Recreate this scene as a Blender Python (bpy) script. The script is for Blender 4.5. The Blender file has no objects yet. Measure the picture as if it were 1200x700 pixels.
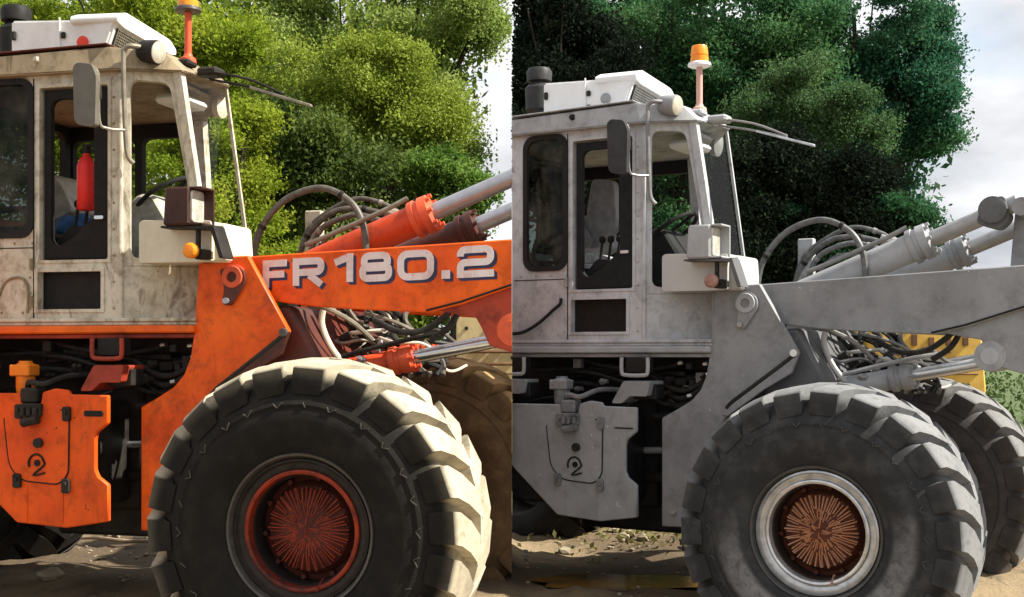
import bpy, bmesh, math, random
import numpy as np
from mathutils import Vector, Matrix
S = bpy.context.scene
C = S.collection
R = math.radians
random.seed(7)

# ------------------------------------------------------------------ camera, sky, sun, exposure
cam_d = bpy.data.cameras.new("camera"); cam = bpy.data.objects.new("camera", cam_d); C.objects.link(cam)
cam.location = (0, 0, 1.64); cam.rotation_euler = (R(90), 0, 0)
cam_d.sensor_width = 36; cam_d.lens = 36 * 1450 / 1200; cam_d.shift_y = 60 / 1200
cam_d.clip_start = .05; cam_d.clip_end = 2000
S.camera = cam
SUN_EL, SUN_AZ = 45, 101           # azimuth clockwise from +Y: the sun stands to the right of the view
w = bpy.data.worlds.new("World"); S.world = w; w.use_nodes = True
nt = w.node_tree; nt.nodes.clear()
def wn(t, **k):
    n = nt.nodes.new(t)
    for a, b in k.items(): setattr(n, a, b)
    return n
wo = wn('ShaderNodeOutputWorld'); bg = wn('ShaderNodeBackground'); bg.inputs[1].default_value = .10
sky = wn('ShaderNodeTexSky', sky_type='NISHITA', sun_disc=False)
sky.sun_elevation = R(SUN_EL); sky.sun_rotation = R(SUN_AZ); sky.air_density = 1.2; sky.dust_density = 1.5
tc = wn('ShaderNodeTexCoord'); mp = wn('ShaderNodeMapping'); mp.inputs['Scale'].default_value = (1, 1, 2.6); mp.inputs['Location'].default_value = (.35, .2, .1)
no = wn('ShaderNodeTexNoise'); no.inputs['Scale'].default_value = 2.1; no.inputs['Detail'].default_value = 7; no.inputs['Roughness'].default_value = .55
cr = wn('ShaderNodeValToRGB'); cr.color_ramp.elements[0].position = .27; cr.color_ramp.elements[1].position = .43
no2 = wn('ShaderNodeTexNoise'); no2.inputs['Scale'].default_value = 3.6; no2.inputs['Detail'].default_value = 6
cr2 = wn('ShaderNodeValToRGB'); cr2.color_ramp.elements[0].position = .38; cr2.color_ramp.elements[1].position = .56
cr2.color_ramp.elements[0].color = (2.8, 2.95, 3.2, 1); cr2.color_ramp.elements[1].color = (5.4, 5.4, 5.5, 1)
mx = wn('ShaderNodeMix', data_type='RGBA')
L_ = nt.links.new
L_(tc.outputs['Generated'], mp.inputs[0]); L_(mp.outputs[0], no.inputs['Vector']); L_(mp.outputs[0], no2.inputs['Vector'])
L_(no.outputs[0], cr.inputs[0]); L_(no2.outputs[0], cr2.inputs[0])
L_(cr.outputs[0], mx.inputs[0]); L_(sky.outputs[0], mx.inputs[6]); L_(cr2.outputs[0], mx.inputs[7])
L_(mx.outputs[2], bg.inputs[0]); L_(bg.outputs[0], wo.inputs[0])
sun_d = bpy.data.lights.new("sun", 'SUN'); sun = bpy.data.objects.new("sun", sun_d); C.objects.link(sun)
sun_d.energy = 5.0; sun_d.angle = R(.6); sun_d.color = (1, .94, .83)
sd = Vector((math.sin(R(SUN_AZ)) * math.cos(R(SUN_EL)), math.cos(R(SUN_AZ)) * math.cos(R(SUN_EL)), math.sin(R(SUN_EL))))
sun.rotation_euler = sd.to_track_quat('Z', 'Y').to_euler()
S.view_settings.view_transform = 'Standard'; S.view_settings.look = 'None'; S.view_settings.gamma = 1
S.view_settings.use_curve_mapping = False; S.view_settings.exposure = 1.0
S.render.engine = 'CYCLES'; S.cycles.max_bounces = 6; S.cycles.transparent_max_bounces = 12

# ------------------------------------------------------------------ materials
class NT:
    def __init__(s, name):
        s.m = bpy.data.materials.new(name); s.m.use_nodes = True; s.t = s.m.node_tree
        s.b = s.t.nodes['Principled BSDF']; s.out = s.t.nodes['Material Output']
        s.tc = s.t.nodes.new('ShaderNodeTexCoord')
    def n(s, t, ins=None, **k):
        n = s.t.nodes.new(t)
        for a, b in k.items(): setattr(n, a, b)
        for a, b in (ins or {}).items():
            if isinstance(b, bpy.types.NodeSocket): s.t.links.new(b, n.inputs[a])
            else: n.inputs[a].default_value = b
        return n
    def vec(s, scale=(1, 1, 1)):
        return s.n('ShaderNodeMapping', {0: s.tc.outputs['Object'], 'Scale': scale}).outputs[0]
    def noise(s, sc, det=6, rough=.6, scale=None, dist=0):
        v = s.vec(scale) if scale else s.tc.outputs['Object']
        return s.n('ShaderNodeTexNoise', {'Vector': v, 'Scale': sc, 'Detail': det, 'Roughness': rough, 'Distortion': dist}).outputs[0]
    def ramp(s, f, a, b):
        return s.n('ShaderNodeMapRange', {0: f, 1: a, 2: b}, interpolation_type='SMOOTHSTEP').outputs[0]
    def math(s, op, a, b=0.0):
        return s.n('ShaderNodeMath', {0: a, 1: b}, operation=op).outputs[0]
    def mix(s, f, a, b):
        c = lambda v: v if isinstance(v, bpy.types.NodeSocket) else (*v[:3], 1)
        return s.n('ShaderNodeMix', {0: f, 6: c(a), 7: c(b)}, data_type='RGBA').outputs[2]
    def set(s, **k):
        for a, b in k.items():
            a = a.replace('_', ' ')
            if isinstance(b, bpy.types.NodeSocket): s.t.links.new(b, s.b.inputs[a])
            else: s.b.inputs[a].default_value = (*b, 1) if isinstance(b, tuple) and len(b) == 3 else b
        return s
    def bump(s, f, st=.3, d=.01):
        s.t.links.new(s.n('ShaderNodeBump', {'Height': f, 'Strength': st, 'Distance': d}).outputs[0], s.b.inputs['Normal']); return s

def paint(name, col, col2, dirt, amount=.5, rough=.45, streak=.6, chips=None, metallic=0):
    m = NT(name)
    a = m.ramp(m.noise(2.2, 5), .35, .7)
    c = m.mix(a, col, col2)
    fine = m.ramp(m.noise(9, 8, .7), .42, .75)
    st = m.ramp(m.noise(4, 7, .7, (3.2, 3.2, 1.1), .6), .48, .70)
    rp = m.math('MULTIPLY', m.ramp(m.noise(2.6, 7, .7, dist=.8), .56, .66), m.ramp(m.noise(17, 6, .7), .35, .6))
    d = m.math('MULTIPLY', m.math('MAXIMUM', m.math('MAXIMUM', m.math('MULTIPLY', st, streak), fine), rp), amount)
    c = m.mix(d, c, dirt)
    if chips:
        ch = m.ramp(m.noise(34, 4, .6), .66, .70); ch2 = m.ramp(m.noise(3.1, 3), .5, .62)
        c = m.mix(m.math('MULTIPLY', ch, ch2), c, chips)
    m.set(Specular_IOR_Level=.32, Base_Color=c, Roughness=m.n('ShaderNodeMapRange', {0: fine, 3: rough, 4: min(1, rough + .35)}).outputs[0], Metallic=metallic)
    m.bump(m.noise(60, 4), .12, .004)
    return m.m
def flat(name, col, rough=.5, metallic=0, var=.35, sc=14, bump=.15):
    m = NT(name); f = m.noise(sc, 6)
    c2 = tuple(x * (1 - var) for x in col)
    m.set(Base_Color=m.mix(m.ramp(f, .35, .68), col, c2), Roughness=rough, Metallic=metallic, Specular_IOR_Level=.5 if max(col) > .06 else .18); m.bump(f, bump, .004)
    return m.m
def tyre_mat(name, rubber, dust, side_dust, edge=.02, side_amt=.2, rband=None):
    m = NT(name)
    sx = m.n('ShaderNodeSeparateXYZ', {0: m.tc.outputs['Object']})
    x, y, z = sx.outputs
    r = m.math('SQRT', m.math('ADD', m.math('MULTIPLY', x, x), m.math('MULTIPLY', z, z)))
    nz = m.noise(7, 7, .65)
    tread = m.math('MULTIPLY', m.ramp(r, .69, .755), m.ramp(y, .012, .012 + edge * 2))
    tread = m.math('MULTIPLY', tread, m.n('ShaderNodeMapRange', {0: nz, 1: .25, 2: .55, 3: .55, 4: 1.0}).outputs[0])
    sd_ = m.math('MULTIPLY', m.ramp(nz, .42, .7), side_amt)
    if rband:
        bn = m.math('MULTIPLY', m.ramp(r, rband[0], rband[1]), m.math('SUBTRACT', 1.0, m.ramp(r, rband[2], rband[3])))
        low = m.ramp(m.math('ADD', m.math('MULTIPLY', z, -1.0), m.math('MULTIPLY', m.noise(3, 5), .9)), .25, .85)
        sd_ = m.math('MAXIMUM', sd_, m.math('MULTIPLY', bn, m.math('MULTIPLY', m.math('MULTIPLY', low, .75), m.ramp(m.noise(16, 9, .75, dist=.4), .2, .65))))
    c = m.mix(sd_, rubber, side_dust); c = m.mix(tread, c, dust)
    c = m.mix(m.math('MULTIPLY', m.ramp(m.noise(16, 8, .7), .5, .75), .45), c, rubber)
    m.set(Base_Color=c, Roughness=.9, Specular_IOR_Level=.25); m.bump(m.noise(38, 8, .75), .5, .008)
    return m.m
def glass(name, tint, alpha, rough=.03, refl=.3):
    m = NT(name); t = m.t
    tr = m.n('ShaderNodeBsdfTransparent', {0: (*tint, 1)})
    gl = m.n('ShaderNodeBsdfGlossy', {0: (1, 1, 1, 1), 'Roughness': rough})
    df = m.n('ShaderNodeBsdfDiffuse', {0: (.25, .24, .2, 1)})
    dirt = m.math('MULTIPLY', m.ramp(m.noise(4, 7), .4, .8), alpha)
    a = m.n('ShaderNodeMixShader', {0: dirt, 1: tr.outputs[0], 2: df.outputs[0]})
    fr = m.n('ShaderNodeMath', {0: m.n('ShaderNodeFresnel', {0: 1.3}).outputs[0], 1: refl}, operation='MULTIPLY')
    b = m.n('ShaderNodeMixShader', {0: fr.outputs[0], 1: a.outputs[0], 2: gl.outputs[0]})
    t.links.new(b.outputs[0], m.out.inputs[0]); return m.m
def leaf(name, a, b, c, trans=.35, spec=.2):
    m = NT(name); t = m.t
    at = m.n('ShaderNodeAttribute', attribute_name='tone')
    f = at.outputs['Fac']
    col = m.mix(m.ramp(f, .5, 1), m.mix(m.ramp(f, 0, .5), a, b), c)
    m.set(Base_Color=col, Roughness=.7, Specular_IOR_Level=spec)
    tl = m.n('ShaderNodeBsdfTranslucent', {0: col})
    ms = m.n('ShaderNodeMixShader', {0: trans, 1: m.b.outputs[0], 2: tl.outputs[0]})
    t.links.new(ms.outputs[0], m.out.inputs[0]); return m.m

rubber_black = flat('black_rubber', (.018, .017, .016), .6)
hose_black = flat('hose_rubber', (.035, .034, .032), .5, var=.5, sc=25)
dark_iron = flat('greasy_iron', (.03, .027, .023), .55, .0, .6, 8)
glass_clear = glass('dusty_clear_glass', (.97, .98, .97), .004, refl=.03)
glass_tint = glass('tinted_glass', (.30, .34, .33), .25)
chrome = flat('chromed_rod', (.55, .56, .58), .22, .9, .1)
amber_on = NT('amber_lens'); amber_on.set(Base_Color=(.85, .28, .01), Roughness=.25, Subsurface_Weight=.3); amber_on = amber_on.m
clear_lens = flat('clear_lens', (.8, .8, .76), .15, 0, .15)
MATS = {}
MATS['orange'] = dict(
    main=paint('faded_orange_paint', (.90, .135, .002), (.80, .085, .002), (.13, .028, .008), .5, .42, .8, (.10, .035, .02)),
    low=paint('muddy_orange_paint', (.84, .105, .002), (.70, .065, .003), (.10, .03, .012), .5, .5, .9, (.03, .02, .015)),
    sill=paint('orange_sill_paint', (.85, .15, .008), (.80, .11, .006), (.25, .07, .02), .45, .45, .4),
    cab=paint('dirty_cream_paint', (.62, .58, .47), (.54, .48, .36), (.12, .075, .033), .82, .5, 1.0, (.09, .05, .025)),
    roof=paint('brown_stained_cream', (.34, .27, .17), (.22, .17, .10), (.07, .05, .03), .7, .6, 1.0),
    white=paint('white_housing_paint', (.80, .80, .78), (.72, .72, .70), (.35, .32, .27), .3, .45, .7),
    pole=paint('red_orange_pole', (.70, .10, .03), (.6, .07, .02), (.2, .05, .02), .4),
    cyl=paint('oily_red_paint', (.66, .07, .015), (.52, .05, .015), (.14, .035, .018), .55, .4, .5),
    gland=paint('scuffed_red_paint', (.72, .11, .04), (.6, .07, .02), (.22, .07, .04), .55, .5, .5),
    rod=flat('grey_rod', (.42, .43, .46), .32, .6, .15), rod2=chrome,
    bracket=paint('dark_red_bracket', (.42, .05, .02), (.22, .03, .015), (.05, .02, .015), .7, .5, .8),
    column=paint('dark_maroon_casting', (.12, .025, .015), (.06, .02, .015), (.03, .02, .015), .6),  # column: plain dark maroon paint
    frame=dark_iron, valve=paint('yellow_orange_cap', (.85, .24, .015), (.75, .17, .01), (.3, .1, .02), .4),
    valve2=dark_iron, hatch_line=rubber_black,
    tyre=tyre_mat('dusty_tyre', (.011, .010, .0085), (.50, .44, .32), (.06, .05, .036), .02, .2),
    far_tyre=tyre_mat('brown_dusty_tyre', (.10, .062, .032), (.42, .27, .12), (.20, .12, .055), .02, .8),
    mark=flat('dusty_mark', (.075, .065, .05), .8), well=flat('shade_black_rim_well', (.020, .016, .014), .6), rim=flat('dark_rim', (.035, .028, .024), .5, 0, .4), lip=flat('grey_rim_lip', (.085, .078, .068), .45, .2, .3),
    ring=paint('chipped_orange_ring', (.36, .036, .007), (.16, .02, .009), (.022, .014, .012), .9, .5, .5, (.02, .015, .012)),
    hub=paint('rusty_red_hub', (.10, .020, .012), (.05, .014, .01), (.02, .012, .01), .7, .7), rib=paint('rust_red_rib', (.26, .035, .014), (.13, .022, .012), (.06, .02, .012), .6, .7),
    mirror=flat('olive_grey_mirror', (.13, .118, .09), .5, 0, .2), arm=flat('worn_tube', (.28, .25, .19), .45, .2, .35),
    lamp=paint('red_brown_lamp_box', (.055, .018, .012), (.035, .014, .011), (.03, .02, .015), .5), hose=flat('dusty_hose', (.11, .095, .075), .55, 0, .55, 30),
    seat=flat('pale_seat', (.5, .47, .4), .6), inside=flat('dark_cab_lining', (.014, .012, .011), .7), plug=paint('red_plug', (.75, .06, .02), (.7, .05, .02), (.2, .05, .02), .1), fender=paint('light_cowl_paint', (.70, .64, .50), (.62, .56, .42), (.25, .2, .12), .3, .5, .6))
GP = lambda n, v, d=.5, am=.35, r=.5: paint(n, (v * .97, v, v * 1.04), (v * .76, v * .79, v * .83), (v * d, v * d, v * d), min(.9, am * 1.45), r, .6, (min(.7, v * 1.7),) * 3)
MATS['grey'] = dict(
    main=GP('grey_primer', .29, .45, .38), low=GP('pale_grey_primer', .34, .4, .38), sill=GP('light_grey_primer', .42, .5, .35),
    cab=GP('light_grey_cab', .54, .32, .5), roof=GP('grey_roof_primer', .40, .35, .5), white=paint('clean_white_paint', (.82, .83, .84), (.78, .79, .80), (.5, .5, .5), .2, .4),
    pole=paint('faded_pink_pole', (.62, .36, .30), (.55, .3, .25), (.4, .35, .32), .3), cyl=GP('grey_cylinder_paint', .42, .6, .4), gland=GP('grey_gland_paint', .36, .45, .5),
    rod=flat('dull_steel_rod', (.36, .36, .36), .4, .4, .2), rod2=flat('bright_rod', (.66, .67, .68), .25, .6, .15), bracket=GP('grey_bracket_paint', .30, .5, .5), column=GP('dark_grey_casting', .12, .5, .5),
    frame=flat('black_iron', (.022, .022, .024), .5, 0, .5, 8), valve=GP('grey_valve', .3, .2, .6), valve2=GP('grey_valve_block', .22, .15, .8), hatch_line=rubber_black,
    tyre=tyre_mat('grey_dusty_tyre', (.030, .031, .033), (.21, .215, .22), (.33, .335, .34), .02, .10, (.40, .44, .52, .57)),
    far_tyre=tyre_mat('dark_far_tyre', (.045, .042, .042), (.20, .20, .20), (.10, .09, .09), .02, .5),
    mark=flat('grey_mark', (.07, .07, .072), .8), well=flat('shade_dark_rust_well', (.030, .020, .016), .6), rim=flat('silver_rim', (.56, .58, .60), .28, .65, .35), lip=flat('black_lip', (.07, .07, .072), .4, .2, .3), ring=flat('silver_ring', (.68, .69, .70), .26, .6, .3),
    hub=paint('dark_rust_hub', (.11, .03, .014), (.06, .02, .012), (.03, .015, .012), .6, .7), rib=paint('orange_rust_rib', (.40, .16, .07), (.5, .33, .24), (.22, .06, .02), .7, .7),
    mirror=flat('charcoal_mirror', (.045, .046, .048), .5, 0, .3), arm=flat('grey_tube', (.26, .26, .26), .45, .2, .3),
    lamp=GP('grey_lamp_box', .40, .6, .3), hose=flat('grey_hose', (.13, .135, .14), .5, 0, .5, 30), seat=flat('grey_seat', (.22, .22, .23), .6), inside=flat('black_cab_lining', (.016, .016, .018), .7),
    plug=GP('grey_plug', .35), fender=paint('pale_cowl_paint', (.52, .52, .50), (.47, .47, .46), (.3, .3, .28), .3))

# ------------------------------------------------------------------ mesh helpers
def tris(poly_loops):
    """fill outer loop with holes -> bmesh faces (2D)."""
    bm = bmesh.new(); es = []
    for lp in poly_loops:
        vs = [bm.verts.new((p[0], p[1], 0)) for p in lp]
        es += [bm.edges.new((vs[i], vs[(i + 1) % len(vs)])) for i in range(len(vs))]
    bmesh.ops.triangle_fill(bm, use_beauty=True, use_dissolve=False, edges=es, normal=(0, 0, 1))
    return bm
def plate(bm, outer, y0, y1, holes=(), O=None, U=None, V=(0, 0, 1), bev=.004):
    """polygon (u,v) extruded from y0 to y1; default u=x, v=z, depth=y."""
    O = Vector(O or (0, 0, 0)); U = Vector(U or (1, 0, 0)); V = Vector(V); N = -U.cross(V)
    U0 = U
    N.normalize()
    if holes:
        t = tris([outer] + list(holes))
        vs = [v.co.copy() for v in t.verts]; t.verts.index_update()
        fs = [[v.index for v in f.verts] for f in t.faces]
        loops = []; i = 0
        for lp in [outer] + list(holes):
            loops.append(list(range(i, i + len(lp)))); i += len(lp)
        t.free()
    else:
        vs = [Vector((p[0], p[1], 0)) for p in outer]; fs = [list(range(len(outer)))]; loops = [fs[0]]
    a = [bm.verts.new(O + U0 * v.x + V * v.y + N * y0) for v in vs]
    b = [bm.verts.new(O + U0 * v.x + V * v.y + N * y1) for v in vs]
    new = []
    for f in fs:
        new.append(bm.faces.new([a[i] for i in f])); new.append(bm.faces.new([b[i] for i in reversed(f)]))
    for lp in loops:
        n = len(lp)
        for k in range(n):
            i, j = lp[k], lp[(k + 1) % n]
            new.append(bm.faces.new([a[j], a[i], b[i], b[j]]))
    if bev and not holes:
        bmesh.ops.recalc_face_normals(bm, faces=new)
        es = list({e for f in new for e in f.edges})
        try: bmesh.ops.bevel(bm, geom=es, offset=bev, segments=1, affect='EDGES', clamp_overlap=True)
        except Exception: pass
def box(bm, a, b, bev=.006):
    x0, y0, z0 = a; x1, y1, z1 = b
    plate(bm, [(x0, z0), (x1, z0), (x1, z1), (x0, z1)], y0, y1, bev=bev)
def frame_of(d):
    d = d.normalized(); u = d.cross(Vector((0, 0, 1)))
    if u.length < 1e-3: u = d.cross(Vector((0, 1, 0)))
    u.normalize(); return u, d.cross(u).normalized()
def cyl(bm, p, q, r, r2=None, n=20, cap=True):
    p, q = Vector(p), Vector(q); r2 = r if r2 is None else r2; u, v = frame_of(q - p)
    A = [bm.verts.new(p + (u * math.cos(t) + v * math.sin(t)) * r) for t in [2 * math.pi * i / n for i in range(n)]]
    B = [bm.verts.new(q + (u * math.cos(t) + v * math.sin(t)) * r2) for t in [2 * math.pi * i / n for i in range(n)]]
    for i in range(n): bm.faces.new([A[i], A[(i + 1) % n], B[(i + 1) % n], B[i]])
    if cap: bm.faces.new(A[::-1]); bm.faces.new(B)
def prof(bm, p, q, pts, n=24):
    """lathe along p->q: pts = [(t along in m, radius)]"""
    p, q = Vector(p), Vector(q); d = (q - p).normalized(); u, v = frame_of(d); rings = []
    for t, r in pts:
        rings.append([bm.verts.new(p + d * t + (u * math.cos(a) + v * math.sin(a)) * max(r, 1e-4)) for a in [2 * math.pi * i / n for i in range(n)]])
    for A, B in zip(rings, rings[1:]):
        for i in range(n): bm.faces.new([A[i], A[(i + 1) % n], B[(i + 1) % n], B[i]])
    bm.faces.new(rings[0][::-1]); bm.faces.new(rings[-1])
def smooth_path(pts, k=6):
    P = [Vector(p) for p in pts]; out = []
    for i in range(len(P) - 1):
        p0 = P[max(i - 1, 0)]; p1 = P[i]; p2 = P[i + 1]; p3 = P[min(i + 2, len(P) - 1)]
        for j in range(k):
            t = j / k
            out.append(.5 * ((2 * p1) + (p2 - p0) * t + (2 * p0 - 5 * p1 + 4 * p2 - p3) * t * t + (3 * p1 - p0 - 3 * p2 + p3) * t ** 3))
    out.append(P[-1]); return out
def tube(bm, pts, r, n=10, k=6):
    P = smooth_path(pts, k) if k else [Vector(p) for p in pts]
    rings = []; u = None
    for i, p in enumerate(P):
        d = (P[min(i + 1, len(P) - 1)] - P[max(i - 1, 0)])
        if d.length < 1e-6: continue
        d.normalize()
        if u is None: u, _ = frame_of(d)
        u = (u - d * u.dot(d)); u = u.normalized() if u.length > 1e-4 else frame_of(d)[0]
        v = d.cross(u)
        rings.append([bm.verts.new(p + (u * math.cos(a) + v * math.sin(a)) * r) for a in [2 * math.pi * j / n for j in range(n)]])
    for A, B in zip(rings, rings[1:]):
        for j in range(n): bm.faces.new([A[j], A[(j + 1) % n], B[(j + 1) % n], B[j]])
    bm.faces.new(rings[0][::-1]); bm.faces.new(rings[-1])
def rrect(x0, z0, x1, z1, r, n=5):
    out = []
    for cx, cz, a0 in ((x1 - r, z1 - r, 0), (x0 + r, z1 - r, 90), (x0 + r, z0 + r, 180), (x1 - r, z0 + r, 270)):
        for i in range(n + 1):
            a = R(a0 + 90 * i / n); out.append((cx + r * math.cos(a), cz + r * math.sin(a)))
    return out
def round_poly(pts, r, n=4):
    out = []; N = len(pts)
    for i in range(N):
        p = Vector(pts[i]); a = Vector(pts[i - 1]) - p; b = Vector(pts[(i + 1) % N]) - p
        ri = min(r, a.length * .45, b.length * .45)
        p0 = p + a.normalized() * ri; p1 = p + b.normalized() * ri
        for j in range(n + 1):
            t = j / n; q = p0 * (1 - t) ** 2 + p * 2 * t * (1 - t) + p1 * t * t; out.append((q.x, q.y))
    return out
def inset(pts, d):
    N = len(pts); out = []
    for i in range(N):
        p = Vector(pts[i]); a = (p - Vector(pts[i - 1])).normalized(); b = (Vector(pts[(i + 1) % N]) - p).normalized()
        na = Vector((-a.y, a.x)); nb = Vector((-b.y, b.x)); m = (na + nb)
        m = m / max(m.length_squared, .2) * 2
        out.append((p.x + m.x * d * .5 * 1.0, p.y + m.y * d * .5 * 1.0))
    return out
def obj(name, bm, mat, parent=None, kind=None, label=None, sharp=35, loc=None):
    bmesh.ops.recalc_face_normals(bm, faces=bm.faces)
    me = bpy.data.meshes.new(name)
    if loc is not None: bmesh.ops.translate(bm, verts=bm.verts, vec=-Vector(loc))
    bm.to_mesh(me); bm.free()
    me.polygons.foreach_set('use_smooth', [True] * len(me.polygons)); me.set_sharp_from_angle(angle=R(sharp))
    for m in (mat if isinstance(mat, (list, tuple)) else [mat]): me.materials.append(m)
    o = bpy.data.objects.new(name, me); C.objects.link(o)
    if parent: o.parent = parent
    if loc is not None: o.location = loc
    if kind: o['kind'] = kind
    if label: o['label'] = label
    return o
def tag(o, label, cat, group=None, kind=None):
    o['label'] = label; o['category'] = cat
    if group: o['group'] = group
    if kind: o['kind'] = kind
    return o
def empty(name, loc=(0, 0, 0), rz=0, s=1):
    o = bpy.data.objects.new(name, None); C.objects.link(o); o.location = loc; o.rotation_euler = (0, 0, rz); o.scale = (s, s, s); o.empty_display_size = .2
    return o
B = bmesh.new

# ------------------------------------------------------------------ wheel
def ring_solid(bm, profile, n=72):
    """closed profile [(r, y)] revolved round the y axis"""
    rings = []
    for i in range(n):
        a = 2 * math.pi * i / n
        rings.append([bm.verts.new((r * math.cos(a), y, r * math.sin(a))) for r, y in profile])
    m = len(profile)
    for i in range(n):
        A, B_ = rings[i], rings[(i + 1) % n]
        for j in range(m): bm.faces.new([A[j], B_[j], B_[(j + 1) % m], A[(j + 1) % m]])
def make_wheel(root, M, name, x, y, near=True, tyre=None, wdt=.64):
    wob = empty('wheel', (x, y, .8)); wob.name = name; wob.parent = root; k_ = 1.0 if M is MATS['orange'] else .962; wob.scale = (k_, k_, k_)
    flip = 1 if near else -1                                   # outer face looks to -y on the near side
    Y = lambda v: v if near else wdt - v
    bm = B()
    half = [(.335, .10), (.36, .055), (.42, .018), (.50, 0.0), (.555, 0.004), (.575, .012), (.59, .008), (.640, .028), (.672, .050), (.700, .078), (.724, .125), (.742, .20), (.752, .32)]
    full = [(r, Y(v)) for r, v in half] + [(r, Y(wdt - v)) for r, v in reversed(half[:-1])] + [(.335, Y(.31))]
    ring_solid(bm, full, 96)
    rnd = random.Random(5)
    n = 22
    for side in (0, 1):
        for i in range(n):
            a0 = 2 * math.pi * (i + .5 * side) / n + .06
            st = [(.020, -.006, .104, .100, .640, .722), (.022, 0.0, .106, .098, .66, .760), (.062, .014, .106, .097, .69, .784), (.16, .075, .100, .090, .72, .800), (.34, .20, .086, .078, .74, .806)]
            secs = []
            jit = rnd.uniform(-.006, .006)
            for (yy, off, hb, ht, rb, rt) in st:
                yv = yy if side == 0 else wdt - yy
                a = a0 - off + jit
                rt2 = rt - rnd.uniform(0, .004)
                sec = []
                for (da, r_) in ((-hb, rb), (-ht, rt2), (ht, rt2), (hb, rb)):
                    sec.append(bm.verts.new((r_ * math.cos(a + da), Y(yv), r_ * math.sin(a + da))))
                secs.append(sec)
            for A, D in zip(secs, secs[1:]):
                for j in range(4): bm.faces.new([A[j], A[(j + 1) % 4], D[(j + 1) % 4], D[j]])
            bm.faces.new(secs[0]); bm.faces.new(secs[-1][::-1])
    obj('tyre', bm, tyre or M['tyre'], wob, sharp=28)
    bm = B()
    for i in range(26):
        a = 2 * math.pi * i / 26 + rnd.uniform(-.03, .03)
        for (a0_, r0_, a1_, r1_) in ((a, .60, a + .05, .578), (a + .05, .578, a + .075, .60)):
            if rnd.random() < .2: continue
            p = Vector((r0_ * math.cos(a0_), Y(.009), r0_ * math.sin(a0_))); q = Vector((r1_ * math.cos(a1_), Y(.009), r1_ * math.sin(a1_))); t = (q - p).normalized(); n_ = t.cross(Vector((0, 1, 0))) * .0022
            v8 = [bm.verts.new(c + k * n_ + Vector((0, (Y(.003) - Y(.009)) * e, 0))) for c in (p, q) for k in (-1, 1) for e in (0, 1)]
            for f in ((0, 1, 3, 2), (4, 6, 7, 5), (0, 4, 5, 1), (2, 3, 7, 6), (1, 5, 7, 3)): bm.faces.new([v8[j] for j in f])
    obj('sidewall_marks', bm, M['mark'], wob, kind='stuff')
    bm = B(); ring_solid(bm, [(r, Y(v)) for r, v in [(.338, .075), (.352, .045), (.362, .042), (.366, .052), (.362, .10), (.338, .12)]], 72); obj('rim_lip', bm, M['lip'], wob)
    bm = B(); ring_solid(bm, [(r, Y(v)) for r, v in [(.286, .085), (.30, .078), (.318, .078), (.326, .062), (.336, .066), (.337, .12), (.286, .12)]], 72); obj('rim', bm, M['rim'], wob)
    bm = B(); ring_solid(bm, [(r, Y(v)) for r, v in [(.262, .085), (.265, .072), (.276, .068), (.284, .072), (.2862, .12), (.262, .12)]], 72); obj('rim_ring', bm, M['ring'], wob)
    bm = B(); ring_solid(bm, [(r, Y(v)) for r, v in [(.252, .12), (.2855, .121), (.2855, .27), (.252, .27)]], 64); obj('rim_well', bm, M['well'], wob)  # inner cylinder: shade of the recess is put into its dark colour
    bm = B(); prof(bm, (0, Y(.26), 0), (0, Y(.10), 0), [(0, .2515), (.03, .2515), (.04, .225), (.07, .208), (.085, .198), (.112, .12), (.118, .02)], 48); obj('hub', bm, M['hub'], wob)
    bm = B(); rn = random.Random(11)
    for i in range(132):
        if i < 58: a = 2 * math.pi * i / 58 + rn.uniform(-.02, .02); r0, r1 = rn.uniform(.105, .125), rn.uniform(.188, .206)
        elif i < 98: a = 2 * math.pi * (i - 58) / 40 + rn.uniform(-.04, .04); r0, r1 = rn.uniform(.05, .07), rn.uniform(.098, .125)
        else: a = rn.uniform(0, 2 * math.pi); r0 = rn.uniform(.008, .10); r1 = r0 + rn.uniform(.02, .05)
        wv = rn.uniform(.0018, .0032); sk = rn.uniform(-.05, .05) if i < 98 else rn.choice((-.35, .35))
        yz = lambda r: .26 - (.118 if r < .02 else .112 + (.02 - r) * .03 if r < .12 else .112 - (r - .12) * .15 if r < .2 else .097)
        vs = []
        for r, aa in ((r0, a), (r1, a + sk)):
            d = Vector((math.cos(aa), 0, math.sin(aa))); t = Vector((-d.z, 0, d.x))
            yo = Y(yz(r) - .007); yi = Y(yz(r) + .012)
            vs.append([bm.verts.new(d * r + t * wv + Vector((0, yo, 0))), bm.verts.new(d * r - t * wv + Vector((0, yo, 0))), bm.verts.new(d * r - t * wv * 2 + Vector((0, yi, 0))), bm.verts.new(d * r + t * wv * 2 + Vector((0, yi, 0)))])
        for j in range(4): bm.faces.new([vs[0][j], vs[0][(j + 1) % 4], vs[1][(j + 1) % 4], vs[1][j]])
        bm.faces.new(vs[0][::-1]); bm.faces.new(vs[1])
    obj('rust_ribs', bm, M['rib'], wob, kind='stuff')
    if near:
        for i in range(10):
            a = 2 * math.pi * i / 10 + .15; d = Vector((math.cos(a), 0, math.sin(a)))
            bm = B(); cyl(bm, d * .236 + Vector((0, .19, 0)), d * .236 + Vector((0, .225, 0)), .013, n=6); obj('wheel_nut', bm, M['hub'], wob)
        bm = B(); cyl(bm, (.07, .17, -.238), (.09, .045, -.262), .008, n=6)
        obj('valve_stem', bm, M['rib'], wob)
    return wob

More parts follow.
